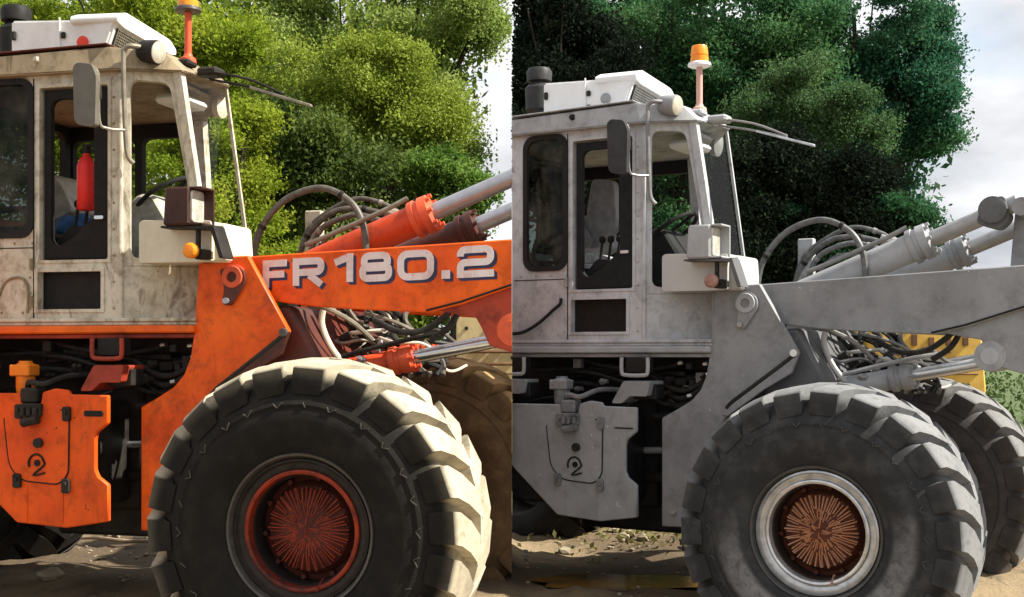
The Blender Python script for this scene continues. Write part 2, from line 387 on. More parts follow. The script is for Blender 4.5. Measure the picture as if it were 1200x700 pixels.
# ------------------------------------------------------------------ lettering on the boom
def ribbon(bm, pts, wd, y0, y1, mi, closed=False):
    P = [Vector((p[0], p[1])) for p in pts]; n = len(P); Lf = []; Rt = []
    for i in range(n):
        if closed: a = P[i] - P[i - 1]; b = P[(i + 1) % n] - P[i]
        else: a = P[i] - P[max(i - 1, 0)]; b = P[min(i + 1, n - 1)] - P[i]
        if a.length < 1e-6: a = b
        if b.length < 1e-6: b = a
        a = a.normalized(); b = b.normalized(); t = (a + b).normalized(); nn = Vector((-t.y, t.x)); k = wd / 2 / max(.4, nn.dot(Vector((-a.y, a.x))))
        Lf.append(P[i] + nn * k); Rt.append(P[i] - nn * k)
    def mk(q, y): return bm.verts.new((q.x, y, q.y))
    A = [mk(q, y0) for q in Lf]; Bv = [mk(q, y0) for q in Rt]; Cv = [mk(q, y1) for q in Lf]; D = [mk(q, y1) for q in Rt]
    m = n if closed else n - 1; fs = []
    for i in range(m):
        j = (i + 1) % n
        fs += [bm.faces.new([A[i], A[j], Bv[j], Bv[i]]), bm.faces.new([Cv[i], D[i], D[j], Cv[j]]), bm.faces.new([A[i], Cv[i], Cv[j], A[j]]), bm.faces.new([Bv[i], Bv[j], D[j], D[i]])]
    if not closed: fs += [bm.faces.new([A[0], Bv[0], D[0], Cv[0]]), bm.faces.new([A[-1], Cv[-1], D[-1], Bv[-1]])]
    for f in fs: f.material_index = mi
def arcpts(cx, cz, rx, rz, a0, a1, n=6): return [(cx + rx * math.cos(R(a0 + (a1 - a0) * i / n)), cz + rz * math.sin(R(a0 + (a1 - a0) * i / n))) for i in range(n + 1)]
def glyph(ch, w_, h, s):
    """stroke centre lines in a w_ x h box with stroke s, squarish extended face"""
    e = s / 2; r = min(s * .9, h * .165); x0, x1, z0, z1 = e, w_ - e, e, h - e; m = h / 2
    def loop(a, b, c, d, r):
        r = min(r, (c - a) / 2 - .001, (d - b) / 2 - .001); return (arcpts(c - r, d - r, r, r, 0, 90) + arcpts(a + r, d - r, r, r, 90, 180) + arcpts(a + r, b + r, r, r, 180, 270) + arcpts(c - r, b + r, r, r, 270, 360))
    if ch == 'F': return [([(x0, 0), (x0, h)], 0), ([(s, z1), (w_, z1)], 0), ([(s, m - .004), (w_ * .9, m - .004)], 0)]
    if ch == 'R': return [([(x0, 0), (x0, h)], 0), ([(s, z1)] + arcpts(x1 - r, z1 - r, r, r, 90, 0) + arcpts(x1 - r, m - e * .2 + r, r, r, 0, -90) + [(s, m - e * .2)], 0), ([(w_ * .52, m - s * .5), (x1 + .002, 0)], 0)]
    if ch == '1': return [([(x1, 0), (x1, h)], 0), ([(0, h * .70), (w_ - s, z1 - .004)], 0)]
    if ch == '8': return [(loop(x0, z0, x1, m + e * .25, r), 1), (loop(x0 + .008, m - e * .25, x1 - .008, z1, r), 1)]
    if ch == '0': return [(loop(x0, z0, x1, z1, r * 1.5), 1)]
    if ch == '.': return [([(w_ / 2, 0), (w_ / 2, s * 1.05)], 0)]
    if ch == '2': return [([(x0, h * .68)] + arcpts(x0 + r, z1 - r, r, r, 180, 90) + arcpts(x1 - r, z1 - r, r, r, 90, 0) + arcpts(x1 - r, m - .003 + r, r, r, 0, -90) + arcpts(x0 + r, m - .003 - r, r, r, 90, 180) + [(x0, 0)], 0), ([(s, z0), (w_, z0)], 0)]

letter_white = paint('lettering_pinkish_white', (.80, .70, .70), (.72, .58, .58), (.45, .25, .2), .65, .5, .6, (.75, .12, .01))
letter_blue = flat('lettering_navy', (.015, .018, .075), .5)

# ------------------------------------------------------------------ the loader
NEAR, FAR = .62, 1.98
def make_loader(key, loc, yaw, scale, label):
    M = MATS[key]; lo = key == 'orange'
    root = empty('wheel_loader', loc, yaw, scale); tag(root, label, 'wheel loader', 'articulated wheel loaders shown before and after painting')
    P = lambda name, bm, mat, parent=root, **k: obj(name, bm, M[mat] if isinstance(mat, str) else mat, parent, **k)
    # ---- wheels
    make_wheel(root, M, 'front_wheel', .03 if lo else 0, 0)
    make_wheel(root, M, 'front_wheel', 0, 2.04, False, M['far_tyre'])
    make_wheel(root, M, 'rear_wheel', -3.32 if lo else -3.02, 2.0, False, rubber_black)
    make_wheel(root, M, 'rear_wheel', -2.98, 0)
    # ---- front frame: tower plates, casting between them, axle
    fend = [(-.775, 2.118), (-.50, 2.126), (-.272, 1.735), (-.315, 1.655), (-.46, 1.565), (-.67, 1.40), (-.80, 1.20), (-.90, .93), (-.955, .69), (-1.112, .685), (-1.112, 1.338)]
    fend += [(-1.02, 1.385), (-.92, 1.445), (-.862, 1.51), (-.825, 1.60), (-.806, 1.72), (-.79, 1.92)]
    bm = B(); plate(bm, fend, .62, .66, bev=.006); P('tower_plate', bm, 'main')
    bm = B(); plate(bm, fend, 1.98, 2.02); P('tower_plate', bm, 'main')
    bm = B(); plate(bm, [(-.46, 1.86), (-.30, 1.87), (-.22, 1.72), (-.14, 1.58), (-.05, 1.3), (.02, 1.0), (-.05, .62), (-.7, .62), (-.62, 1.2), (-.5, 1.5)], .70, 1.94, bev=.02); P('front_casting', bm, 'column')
    bm = B(); cyl(bm, (0, .27, .8), (0, 2.4, .8), .14); prof(bm, (0, 1.05, .8), (0, 1.6, .8), [(0, .15), (.08, .26), (.47, .26), (.55, .15)]); P('axle', bm, 'frame')
    # guard bar along the plate's lower edge, with its end bolt
    bm = B(); tube(bm, [(-.275, .597, 1.722), (-.35, .597, 1.664), (-.66, .597, 1.437), (-.69, .597, 1.405)], .016, 8, 0); P('guard_bar', bm, dark_iron)
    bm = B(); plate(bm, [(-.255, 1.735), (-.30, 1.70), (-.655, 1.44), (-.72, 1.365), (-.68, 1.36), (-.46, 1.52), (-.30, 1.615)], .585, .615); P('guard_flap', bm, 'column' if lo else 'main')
    bm = B(); cyl(bm, (-.285, .57, 1.728), (-.285, .60, 1.728), .022, n=8); P('bolt', bm, 'lip' if lo else 'rod2')
    for (bx, bz) in ((-1.03, .78),) if not lo else ():
        bm = B(); cyl(bm, (bx, .60, bz), (bx, .63, bz), .017, n=8); P('bolt', bm, 'rod2')
    # boom pivot pin with keeper
    bm = B(); prof(bm, (-.575, .62, 2.015), (-.575, .56, 2.015), [(0, .068), (.018, .068), (.02, .058), (.035, .055), (.036, .028), (.022, .027)], 28); P('pivot_pin', bm, 'gland' if lo else 'sill')
    bm = B(); plate(bm, round_poly([(-.652, 2.06), (-.512, 2.06), (-.50, 1.99), (-.585, 1.865), (-.635, 1.875), (-.62, 1.96)], .03), .596, .618); P('pin_keeper', bm, 'column' if lo else 'main')
    bm = B(); cyl(bm, (-.605, .575, 1.892), (-.605, .60, 1.892), .016, n=8); P('bolt', bm, 'rod')
    # ---- boom arms
    boom = [(-.66, 2.10), (-.56, 2.126), (.92, 2.190), (1.7, 2.02), (1.7, 1.78), (.92, 1.966), (.62, 1.868), (.45, 1.828), (.05, 1.848), (-.16, 1.862), (-.41, 1.893), (-.66, 1.93)]
    bm = B(); plate(bm, boom, .70, .79, bev=.006); bo = P('boom_arm', bm, 'main')
    bm = B(); plate(bm, boom, 1.85, 1.94, bev=.006); P('boom_arm', bm, 'main')
    bm = B(); plate(bm, [(.48, 1.842), (.62, 1.873), (.92, 1.972), (1.5, 2.0), (1.6, 1.55), (1.2, 1.50), (.90, 1.62), (.76, 1.66), (.72, 1.745), (.69, 1.80), (.6, 1.815)], .73, .775, bev=.005); P('boom_bracket', bm, 'bracket')
    bm = B(); plate(bm, [(.48, 1.842), (.62, 1.873), (.92, 1.972), (1.5, 2.0), (1.6, 1.55), (1.2, 1.50), (.90, 1.62), (.72, 1.745)], 1.865, 1.91); P('boom_bracket', bm, 'bracket')
    bm = B(); tube(bm, [(.44, .697, 1.838), (.62, .697, 1.880), (.93, .697, 1.978)], .006, 6, 0); P('seam_weld', bm, rubber_black)
    if lo:
        # lettering: boxes (x0, x1, z bottom left, height) on the boom's near face
        spec = [('F', -.452, -.318, 1.962, .142), ('R', -.284, -.110, 1.970, .142), ('1', -.052, .048, 1.984, .146), ('8', .082, .258, 1.984, .150), ('0', .286, .480, 1.988, .152), ('.', .512, .572, 1.995, .152), ('2', .600, .792, 1.998, .158)]
        for ch, xa, xb, zb, h in spec:
            wv = xb - xa; bm = B(); s = .036
            for lay, (dx, dz, yb) in enumerate(((.016, -.014, .6972), (.008, -.007, .6978), (0, 0, .6955))):
                for q, (pts, cl) in enumerate(glyph(ch, wv, h, s * (1.15 if ch == '.' else 1))):
                    sl = .035
                    pp = [(xa + p[0] + dx, zb + p[1] + p[0] * sl + dz) for p in pts]
                    ribbon(bm, pp, s * (1.25 if ch == '.' else 1), yb + q * .0006, yb + .003, 0 if lay == 2 else 1, bool(cl))
            obj('letter', bm, [letter_white, letter_blue], bo)
    # ---- tilt cylinders
    d = Vector((.93, 0, .365)).normalized()
    def cylinder(name, p, ln, rb, rr, glen, rlen, rodm, gm='gland', bmname='cyl'):
        p = Vector(p); e = p + dd * ln
        bm = B(); prof(bm, p, e, [(0, rb * .9), (.01, rb), (ln - .005, rb), (ln, rb * .95)], 28); o = P(name, bm, bmname)
        bm = B(); prof(bm, e - dd * .02, e + dd, [(0, rb * 1.02), (.004, rb * 1.22), (glen * .30, rb * 1.24), (glen * .32, rb * 1.12), (glen * .55, rb * 1.12), (glen * .58, rb * 1.25), (glen, rb * 1.22), (glen + .01, rr * 1.4)], 28)
        u, v = frame_of(dd)
        for k in range(8):
            a = k * math.pi / 4; c = e + (u * math.cos(a) + v * math.sin(a)) * rb * 1.08
            cyl(bm, c + dd * (glen - .03), c + dd * (glen + .005), .012, n=6)
        P('gland', bm, gm, o)
        bm = B(); cyl(bm, e + dd * glen * .6, e + dd * rlen, rr, n=24); P('rod', bm, rodm, o)
        return o, e
    dd = d
    exl = .33 if lo else 0
    cylinder('tilt_cylinder', (-.42, 1.1, 2.075), .73, .084, .047, .115, .60 + exl, 'rod')
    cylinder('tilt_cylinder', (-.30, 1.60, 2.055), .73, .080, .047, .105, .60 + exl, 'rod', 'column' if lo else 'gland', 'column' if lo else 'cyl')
    ex = .30 if lo else 0
    K = Vector((ex, 0, ex * .39)); 
    bm = B(); prof(bm, (.70, .99, 2.52), (.70, 1.2, 2.52), [(0, .05), (.01, .075), (.2, .075), (.21, .05)], 20); plate(bm, round_poly([(.61, 2.45), (.64, 2.575), (.76, 2.60), (.79, 2.47), (.73, 2.41)], .03), 1.03, 1.17); bmesh.ops.translate(bm, verts=bm.verts, vec=K); P('rod_clevis', bm, 'gland' if lo else 'column')
    bm = B(); plate(bm, [(.76, 2.18), (.79, 2.56), (.86, 2.60), (1.0, 2.55), (1.5, 2.0), (.9, 2.1)], 1.20, 1.26); plate(bm, [(.76, 2.18), (.79, 2.56), (.86, 2.60), (1.0, 2.55), (1.5, 2.0), (.9, 2.1)], 1.44, 1.50); cyl(bm, (.85, 1.0, 2.53), (.85, 1.7, 2.53), .05); bmesh.ops.translate(bm, verts=bm.verts, vec=K); P('bellcrank', bm, 'bracket')
    bm = B(); tube(bm, [(-.34, 1.0, 2.21), (-.2, .98, 2.255), (.10, .98, 2.375), (.24, 1.0, 2.445)], .014, 8); P('steel_pipe', bm, 'arm')
    # ---- lift cylinder
    dd = Vector((.62, 0, .118)).normalized()
    cylinder('lift_cylinder', (-.30, .99, 1.49), .48, .062, .036, .12, .66 + (.15 if lo else 0), 'rod2')
    cylinder('lift_cylinder', (-.34, 1.70, 1.53), .43, .060, .035, .1, .62, 'rod')
    el = Vector((.145, 0, .028)) if lo else Vector()
    bm = B(); prof(bm, (.735, .72, 1.712), (.735, 1.06, 1.712), [(0, .05), (.008, .082), (.04, .085), (.3, .085), (.31, .05)], 28); plate(bm, [(.66, 1.665), (.66, 1.725), (.735, 1.79), (.80, 1.74), (.80, 1.66), (.735, 1.63)], .90, 1.05); bmesh.ops.translate(bm, verts=bm.verts, vec=el); P('rod_eye', bm, 'gland')
    bm = B(); prof(bm, (.735, .716, 1.712), (.735, .73, 1.712), [(0, .046), (.012, .052)], 24); bmesh.ops.translate(bm, verts=bm.verts, vec=el); P('pin_cap', bm, 'gland' if lo else 'sill')
    bm = B(); tube(bm, [(-.12, .95, 1.60), (.10, .93, 1.655), (.30, .93, 1.70), (.42, .95, 1.72)], .013, 8); P('steel_pipe', bm, 'rod2' if not lo else dark_iron)
    # ---- hoses: loops above the boom, bundle below it
    loops = [[(-.655, 1.0, 2.09), (-.615, 1.0, 2.28), (-.47, 1.0, 2.45), (-.258, 1.0, 2.515), (-.09, 1.0, 2.44), (-.008, 1.0, 2.30), (.008, 1.0, 2.09)],
             [(-.53, 1.30, 2.10), (-.455, 1.3, 2.32), (-.305, 1.3, 2.435), (-.15, 1.3, 2.49), (.0, 1.32, 2.455), (.10, 1.34, 2.39), (.16, 1.36, 2.34)],
             [(-.50, 1.24, 2.10), (-.44, 1.24, 2.27), (-.30, 1.24, 2.40), (-.15, 1.25, 2.43), (.0, 1.28, 2.40), (.10, 1.3, 2.36)],
             [(-.41, 1.18, 2.10), (-.345, 1.18, 2.29), (-.22, 1.18, 2.365), (-.10, 1.2, 2.385), (.05, 1.22, 2.34), (.12, 1.25, 2.33)],
             [(-.36, 1.16, 2.10), (-.30, 1.16, 2.24), (-.18, 1.17, 2.315), (-.02, 1.2, 2.30), (.10, 1.22, 2.33)]]
    for i, p in enumerate(loops):
        bm = B(); tube(bm, p, (.0185, .014, .0165, .016, .013)[i], 10, 8); P('hydraulic_hose', bm, 'hose')
    for i, p in enumerate(loops):
        sp = smooth_path(p, 8)
        for j in (len(sp) // 5, len(sp) * 3 // 5 + i):
            if j + 1 < len(sp):
                d_ = (sp[j + 1] - sp[j]).normalized(); bm = B(); cyl(bm, sp[j], sp[j] + d_ * .022, (.0185, .014, .0165, .016, .013)[i] + .004, n=12); P('hose_clamp', bm, 'arm' if i % 2 else dark_iron)
    for (p, q) in (((.07, 1.34, 2.40), (.19, 1.36, 2.32)), ((.02, 1.28, 2.41), (.16, 1.3, 2.36))):
        bm = B(); cyl(bm, p, q, .032, n=8); P('hose_fitting', bm, 'arm')
    bm = B(); box(bm, (-.56, 1.50, 2.1), (-.46, 1.56, 2.455)); P('valve_tower', bm, 'cab')
    rn = random.Random(3)
    for i in range(13):
        x0 = -.27 + i * .037; bm = B()
        tube(bm, [(x0 - .06, .98 + rn.uniform(0, .5), 1.90), (x0 - .02 + rn.uniform(-.02, .02), 1.0 + rn.uniform(0, .5), 1.80), (x0 + .04 + rn.uniform(-.05, .05), 1.05 + rn.uniform(0, .4), 1.70), (x0 + .13 + rn.uniform(-.08, .1), 1.1 + rn.uniform(0, .4), 1.58), (x0 + .2, 1.2, 1.50)], rn.uniform(.010, .018), 8)
        P('hydraulic_hose', bm, ('hose', 'arm', hose_black)[i % 3])
    for p in ([(-.20, .92, 1.88), (-.215, .92, 1.78), (-.17, .93, 1.66), (-.10, .95, 1.56)], [(.10, .85, 1.80), (.24, .85, 1.735), (.37, .86, 1.74), (.47, .87, 1.80), (.53, .88, 1.86)], [(.40, .9, 1.69), (.50, .9, 1.76), (.56, .9, 1.86)]):
        bm = B(); tube(bm, p, .017, 10); P('hydraulic_hose', bm, hose_black if p[0][0] > 0 else 'fender')
    for i in range(7):
        bm = B(); x = -.18 + i * .055; z = 1.60 + rn.uniform(0, .1); cyl(bm, (x, 1.1 + i * .03, z), (x + .05, 1.1 + i * .03, z + .03), .02, n=6); P('hose_fitting', bm, dark_iron)
    bm = B(); plate(bm, [(-.22, 1.50), (.34, 1.60), (.36, 1.56), (-.2, 1.42)], 1.0, 1.75); bmesh.ops.translate(bm, verts=bm.verts, vec=(-.12, .05, 0)); P('valve_deck', bm, dark_iron)
    for i in range(16):
        x0 = rn.uniform(-.22, .28); y0_ = rn.uniform(.85, 1.7); z0_ = rn.uniform(1.60, 1.84); bm = B()
        tube(bm, [(x0 - .12, y0_, z0_ + rn.uniform(-.05, .06)), (x0, y0_ - .05, z0_ + rn.uniform(-.03, .03)), (x0 + .12, y0_, z0_ + rn.uniform(-.09, .03)), (x0 + .2, y0_ + .1, z0_ - rn.uniform(.02, .14))], rn.uniform(.007, .014), 7)
        P('hydraulic_hose', bm, ('hose', 'arm', hose_black, 'fender')[i % 4])
    for i in range(9):
        bm = B(); x = rn.uniform(-.2, .28); z = rn.uniform(1.58, 1.78); y0_ = rn.uniform(.85, 1.3); prof(bm, (x, y0_, z), (x + .05, y0_, z + rn.uniform(-.05, .05)), [(0, .013), (.014, .02), (.03, .02), (.034, .014), (.05, .014)], 6); P('hose_fitting', bm, ('rod', 'rod2', dark_iron)[i % 3])
    # ---- chassis below the cab
    bm = B(); box(bm, (-2.6, .95, .74), (-1.30, 1.75, 1.66), .02); box(bm, (-2.1, .465, .80), (-1.36, .94, 1.36), .02); box(bm, (-1.32, 1.0, 1.30), (-.78, 1.7, 1.62), .02); box(bm, (-2.38, .95, 1.60), (-.82, 1.9, 1.79), .02); box(bm, (-1.9, 1.05, .58), (-.6, 1.65, .98), .02); box(bm, (-4.4, .85, .75), (-2.55, 1.85, 1.4), .02); P('rear_frame', bm, 'frame')
    bm = B(); cyl(bm, (-1.16, 1.3, .80), (-1.16, 1.3, 1.58), .10); P('articulation_pin', bm, 'frame')
    bm = B(); cyl(bm, (-2.98, .4, .8), (-2.98, 2.3, .8), .15); P('axle', bm, 'frame')
    for (a, b_, r, mt) in (((-1.62, .92, 1.10), (-1.05, .92, 1.125), .022, 'rod2'), ((-1.17, .90, 1.12), (-1.05, .90, 1.15), .045, 'valve2'), ((-1.6, .95, .93), (-1.0, .95, .95), .03, dark_iron), ((-1.25, .82, 1.33), (-1.06, .82, 1.35), .022, 'frame')):
        bm = B(); cyl(bm, a, b_, r, n=12); P('steering_rod', bm, mt)
    for i in range(11):
        z = 1.46 + rn.uniform(-.02, .2); x = -2.0 + rn.uniform(0, .9); bm = B()
        tube(bm, [(x - .3, .74 + rn.uniform(0, .15), z + rn.uniform(-.05, .1)), (x, .72 + rn.uniform(0, .15), z), (x + .25, .74 + rn.uniform(0, .15), z - rn.uniform(0, .1)), (x + .5, .78, z + rn.uniform(-.05, .08))], rn.uniform(.010, .019), 8); P('hydraulic_hose', bm, hose_black)
    for i in range(3):
        bm = B(); tube(bm, [(-1.25, .80 + .05 * i, 1.58 - .05 * i), (-1.08, .78, 1.50 - .05 * i), (-.95, .78, 1.53 - .04 * i), (-.86, .8, 1.62 - .03 * i)], .017, 8); P('hydraulic_hose', bm, hose_black)
    for (x, z) in ((-1.03, 1.665), (-.87, 1.66), (-.85, 1.60), (-.97, 1.47)):
        bm = B(); cyl(bm, (x, .68, z), (x + .025, .68, z + .004), .011, n=8); P('hose_fitting', bm, 'rod2')
    for i in range(14):
        bm = B(); x = rn.uniform(-2.05, -.95); z = rn.uniform(1.44, 1.66); y0_ = rn.uniform(.66, .85)
        if i % 2: prof(bm, (x, y0_, z), (x + .06, y0_, z + rn.uniform(-.02, .02)), [(0, .012), (.012, .022), (.03, .022), (.034, .015), (.06, .015)], 6)
        else: box(bm, (x, y0_, z), (x + rn.uniform(.03, .08), y0_ + .05, z + rn.uniform(.03, .07)), .004)
        P('hose_fitting' if i % 2 else 'junction_box', bm, ('frame', dark_iron, 'valve2')[i % 3])
    # U bracket and step bracket
    def u_bracket(x0, x1):
        bm = B(); tube(bm, [(x0, .48, 1.70), (x0, .48, 1.615), (x0 + .025, .48, 1.595), (x1 - .025, .48, 1.595), (x1, .48, 1.615), (x1, .48, 1.70)], .012, 8, 3); P('mount_loop', bm, 'sill' if not lo else 'bracket')
        bm = B(); plate(bm, [(x0 + .016, 1.70), (x0 + .016, 1.61), (x1 - .016, 1.61), (x1 - .016, 1.70)], .50, .60); P('rubber_mount', bm, rubber_black)
    def step_bracket(x0, x1):
        bm = B(); plate(bm, round_poly([(x0 - .03, 1.425), (x0 + .05, 1.56), (x1, 1.56), (x1 - .02, 1.47), (x0 + .09, 1.47), (x0 + .04, 1.425)], .015), .46, .66); P('step_bracket', bm, 'bracket' if lo else 'main')
        bm = B(); box(bm, (x0 + .09, .52, 1.45), (x1 + .01, .64, 1.54)); P('bracket_block', bm, 'frame')
    u_bracket(-1.31, -1.14); step_bracket(-1.34, -1.115); u_bracket(-2.17, -1.99); step_bracket(-2.25, -1.98)
    # ---- tank skirt with hatch
    sk = [(-2.12, 1.41), (-1.70, 1.412), (-1.69, 1.36), (-1.58, 1.36), (-1.57, 1.418), (-1.50, 1.438), (-1.42, 1.43), (-1.41, 1.408), (-1.189, 1.405), (-1.189, 1.262), (-1.25, 1.215), (-1.262, 1.18), (-1.262, 1.02), (-1.245, .985), (-1.187, .945), (-1.187, .755), (-1.43, .715), (-1.725, .735), (-2.05, 1.02), (-2.12, 1.03)]
    bm = B(); plate(bm, sk, .43, .46, bev=.006); st = P('side_tank', bm, 'low')
    hp = round_poly([(-1.80, 1.31), (-1.765, 1.03), (-1.69, .955), (-1.47, .94), (-1.415, .995), (-1.41, 1.33)], .05)
    bm = B(); plate(bm, hp, .4245, .44, bev=.003); P('hatch', bm, 'low', st)
    bm = B(); tube(bm, [(p[0], .427, p[1]) for p in hp[3:]], .0045, 6, 0); P('hatch_seam', bm, 'hatch_line', st)
    bm = B(); plate(bm, rrect(-1.325, 1.296, -1.215, 1.326, .012) if lo else rrect(-1.33, 1.277, -1.21, 1.285, .003), .424, .44, bev=.001); P('slot', bm, rubber_black, st)
    for (x, z) in ((-1.70, 1.318), (-1.42, 1.308), (-1.712, .955), (-1.425, .935)):
        bm = B(); plate(bm, rrect(x - .022, z - .038, x + .022, z + .038, .012), .408, .428, bev=.003); cyl(bm, (x, .395, z + .01), (x, .41, z + .01), .012, n=8); P('latch', bm, dark_iron if lo else 'valve2', st)
    bm = B(); cyl(bm, (-1.585, .405, 1.155), (-1.585, .43, 1.155), .026, n=12); P('lock', bm, dark_iron, st)
    bm = B(); a = [(-1.60 + .045 * math.cos(t), .4215, 1.045 + .05 * math.sin(t)) for t in [R(200 - i * 26) for i in range(9)]]; tube(bm, a + [(-1.62, .4215, .985), (-1.55, .4215, 1.0)], .006, 6, 3); cyl(bm, (-1.595, .418, 1.05), (-1.595, .425, 1.05), .018, n=10); P('emblem', bm, dark_iron, st)
    for x in (-1.66, -1.45):
        bm = B(); plate(bm, [(x - .004, .93), (x + .004, .93), (x + .004, .745), (x - .004, .735)], .426, .44, bev=.001); P('weld_rib', bm, 'low', st)
    # filler valve, valve block with plug stack
    bm = B(); prof(bm, (-1.76, .56, 1.405), (-1.76, .56, 1.58), [(0, .045), (.03, .05), (.10, .05), (.105, .06), (.15, .062), (.165, .035), (.175, .035)], 16); box(bm, (-1.82, .50, 1.50), (-1.70, .60, 1.56)); P('filler_valve', bm, 'valve')
    bm = B(); box(bm, (-1.675, .40, 1.29), (-1.565, .50, 1.36)); box(bm, (-1.70, .42, 1.36), (-1.60, .52, 1.44), .01); cyl(bm, (-1.66, .39, 1.26), (-1.57, .39, 1.28), .025, n=10)
    for k in range(3): cyl(bm, (-1.655 + .035 * k, .385, 1.30), (-1.655 + .035 * k, .385, 1.34), .013, n=8)
    tube(bm, [(-1.70, .5, 1.42), (-1.66, .45, 1.47), (-1.58, .46, 1.46), (-1.5, .55, 1.50), (-1.42, .66, 1.5)], .016, 8); P('valve_block', bm, 'valve2')
    # ---- cab
    D = dict(z0=1.80, z1=3.115)
    win1 = rrect(-2.06, 2.255, -1.762, 3.095, .075)
    if True:
        door = rrect(-1.715, 2.12, -1.302, 3.05, .012, 2); vent = rrect(-1.728, 1.855, -1.342, 2.06, .006, 2)
        bm = B(); plate(bm, [(-2.42, 1.80), (-1.225, 1.80), (-1.225, 3.115), (-2.42, 3.115)], NEAR, NEAR + .05, [win1, door, vent]); cabw = P('cab_side', bm, 'cab')
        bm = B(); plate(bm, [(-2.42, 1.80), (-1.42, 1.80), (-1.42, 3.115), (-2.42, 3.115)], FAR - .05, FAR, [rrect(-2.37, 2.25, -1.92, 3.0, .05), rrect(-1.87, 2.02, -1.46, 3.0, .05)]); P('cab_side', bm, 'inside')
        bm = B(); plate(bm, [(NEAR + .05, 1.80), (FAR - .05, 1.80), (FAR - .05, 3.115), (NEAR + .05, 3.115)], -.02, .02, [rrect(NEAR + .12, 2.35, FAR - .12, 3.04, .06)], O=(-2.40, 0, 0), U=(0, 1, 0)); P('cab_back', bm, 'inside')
    # rubber seal + tinted pane of the rear side window
    bm = B(); plate(bm, rrect(-2.072, 2.243, -1.75, 3.107, .08), NEAR - .012, NEAR + .004, [rrect(-2.04, 2.275, -1.782, 3.075, .065)]); wr = P('window_seal', bm, rubber_black, cabw)
    bm = B(); plate(bm, rrect(-2.05, 2.262, -1.772, 3.085, .07), NEAR + .012, NEAR + .018, bev=0); P('window_pane', bm, glass_tint, cabw)
    bm = B(); plate(bm, rrect(-2.03, 2.29, -1.79, 2.42, .05), NEAR + .022, NEAR + .035, [rrect(-2.00, 2.31, -1.82, 2.385, .03)]); P('window_catch', bm, 'rim' if not lo else 'inside', cabw)
    # door: black frame, inner panel below the glass
    bm = B(); plate(bm, [(-1.735, 2.105), (-1.285, 2.105), (-1.285, 3.07), (-1.735, 3.07)], NEAR - .006, NEAR + .01, [rrect(-1.714, 2.121, -1.303, 3.049, .012, 2)]); P('door_frame', bm, 'cab', cabw)
    bm = B(); plate(bm, [(-1.70, 2.13), (-1.31, 2.13), (-1.31, 2.34), (-1.43, 2.34), (-1.52, 2.25), (-1.62, 2.20), (-1.70, 2.20)], NEAR + .03, NEAR + .06, bev=.002); P('door_panel', bm, 'inside')
    bm = B(); plate(bm, [(-1.70, 2.13), (-1.31, 2.13), (-1.31, 3.04), (-1.70, 3.04)], NEAR + .02, NEAR + .055, [rrect(-1.662, 2.20, -1.40, 2.99, .05)]); P('door_leaf', bm, 'inside')
    bm = B(); plate(bm, rrect(-1.39, 2.335, -1.335, 2.355, .008), NEAR - .0, NEAR + .02, bev=.002); P('door_handle', bm, 'rod2')
    bm = B(); plate(bm, [(-1.745, 1.84), (-1.325, 1.84), (-1.325, 2.078), (-1.745, 2.078)], NEAR - .008, NEAR + .008, [rrect(-1.726, 1.857, -1.344, 2.058, .006, 2)]); vf = P('vent_frame', bm, 'cab', cabw)
    bm = B(); box(bm, (-1.73, NEAR + .055, 1.84), (-1.33, NEAR + .09, 2.075)); P('vent_back', bm, rubber_black, cabw)
    for x, z in [(-2.09 + .11 * k, 2.215) for k in range(4)] + [(-1.775, 2.03 - .085 * k) for k in range(3)] + [(-1.27, 1.86 + .14 * k) for k in range(9)] + [(-2.10, 1.85), (-1.95, 1.84), (-1.82, 1.84)]:
        bm = B(); prof(bm, (x, NEAR + .002, z), (x, NEAR - .01, z), [(0, .007), (.005, .007), (.008, .003)], 8); P('rivet', bm, 'roof', cabw)
    bm = B(); tube(bm, [(-1.752, NEAR - .001, 1.81), (-1.752, NEAR - .001, 3.1)], .004, 6, 0); tube(bm, [(-2.14, NEAR - .001, 2.19), (-1.752, NEAR - .001, 2.19)], .003, 6, 0); P('panel_seam', bm, rubber_black, cabw)
    # panel lines and hinges on the rear lower panel
    if lo:
        bm = B(); tube(bm, [(-1.99, .617, 1.86), (-1.93, .617, 2.0), (-1.84, .617, 2.03), (-1.79, .617, 1.99), (-1.785, .617, 1.9), (-1.79, .617, 1.84)], .008, 8); P('arch_trim', bm, 'roof', cabw)
    else:
        bm = B(); tube(bm, [(-2.16, .60, 1.848), (-2.06, .598, 1.86), (-1.95, .598, 1.915), (-1.84, .60, 2.0), (-1.795, .60, 2.035), (-1.79, .60, 2.07)], .011, 8); P('cable', bm, rubber_black, cabw)
    for z in (2.10, 1.90) if lo else (2.17,):
        bm = B(); cyl(bm, (-1.76, .61, z - .03), (-1.76, .61, z + .03), .012, n=8); P('hinge', bm, 'roof', cabw)
    # front quarter wall: lower panel and window frame along the diagonal, then windscreen
    Q0, Q1 = Vector((-1.225, .62, 0)), Vector((-.955, .74, 0)); qu = (Q1 - Q0).normalized()
    bm = B(); plate(bm, [(0, 2.085), (0, 3.115), (.275, 3.115), (.30, 3.05), (.425, 2.085)], 0, .05, [round_poly([(.045, 2.125), (.045, 3.075), (.245, 3.065), (.36, 2.40), (.35, 2.125)], .05)], O=Q0, U=qu); P('quarter_frame', bm, 'cab')
    bm = B(); plate(bm, [(.05, 2.12), (.05, 3.08), (.25, 3.07), (.37, 2.40), (.36, 2.12)], .022, .027, O=Q0, U=qu, bev=0); P('quarter_pane', bm, glass_clear)
    bm = B(); plate(bm, [(0, 1.80), (.455, 1.80), (.455, 2.084), (0, 2.084)], 0, .05, O=Q0, U=qu); P('front_side_panel', bm, 'cab')
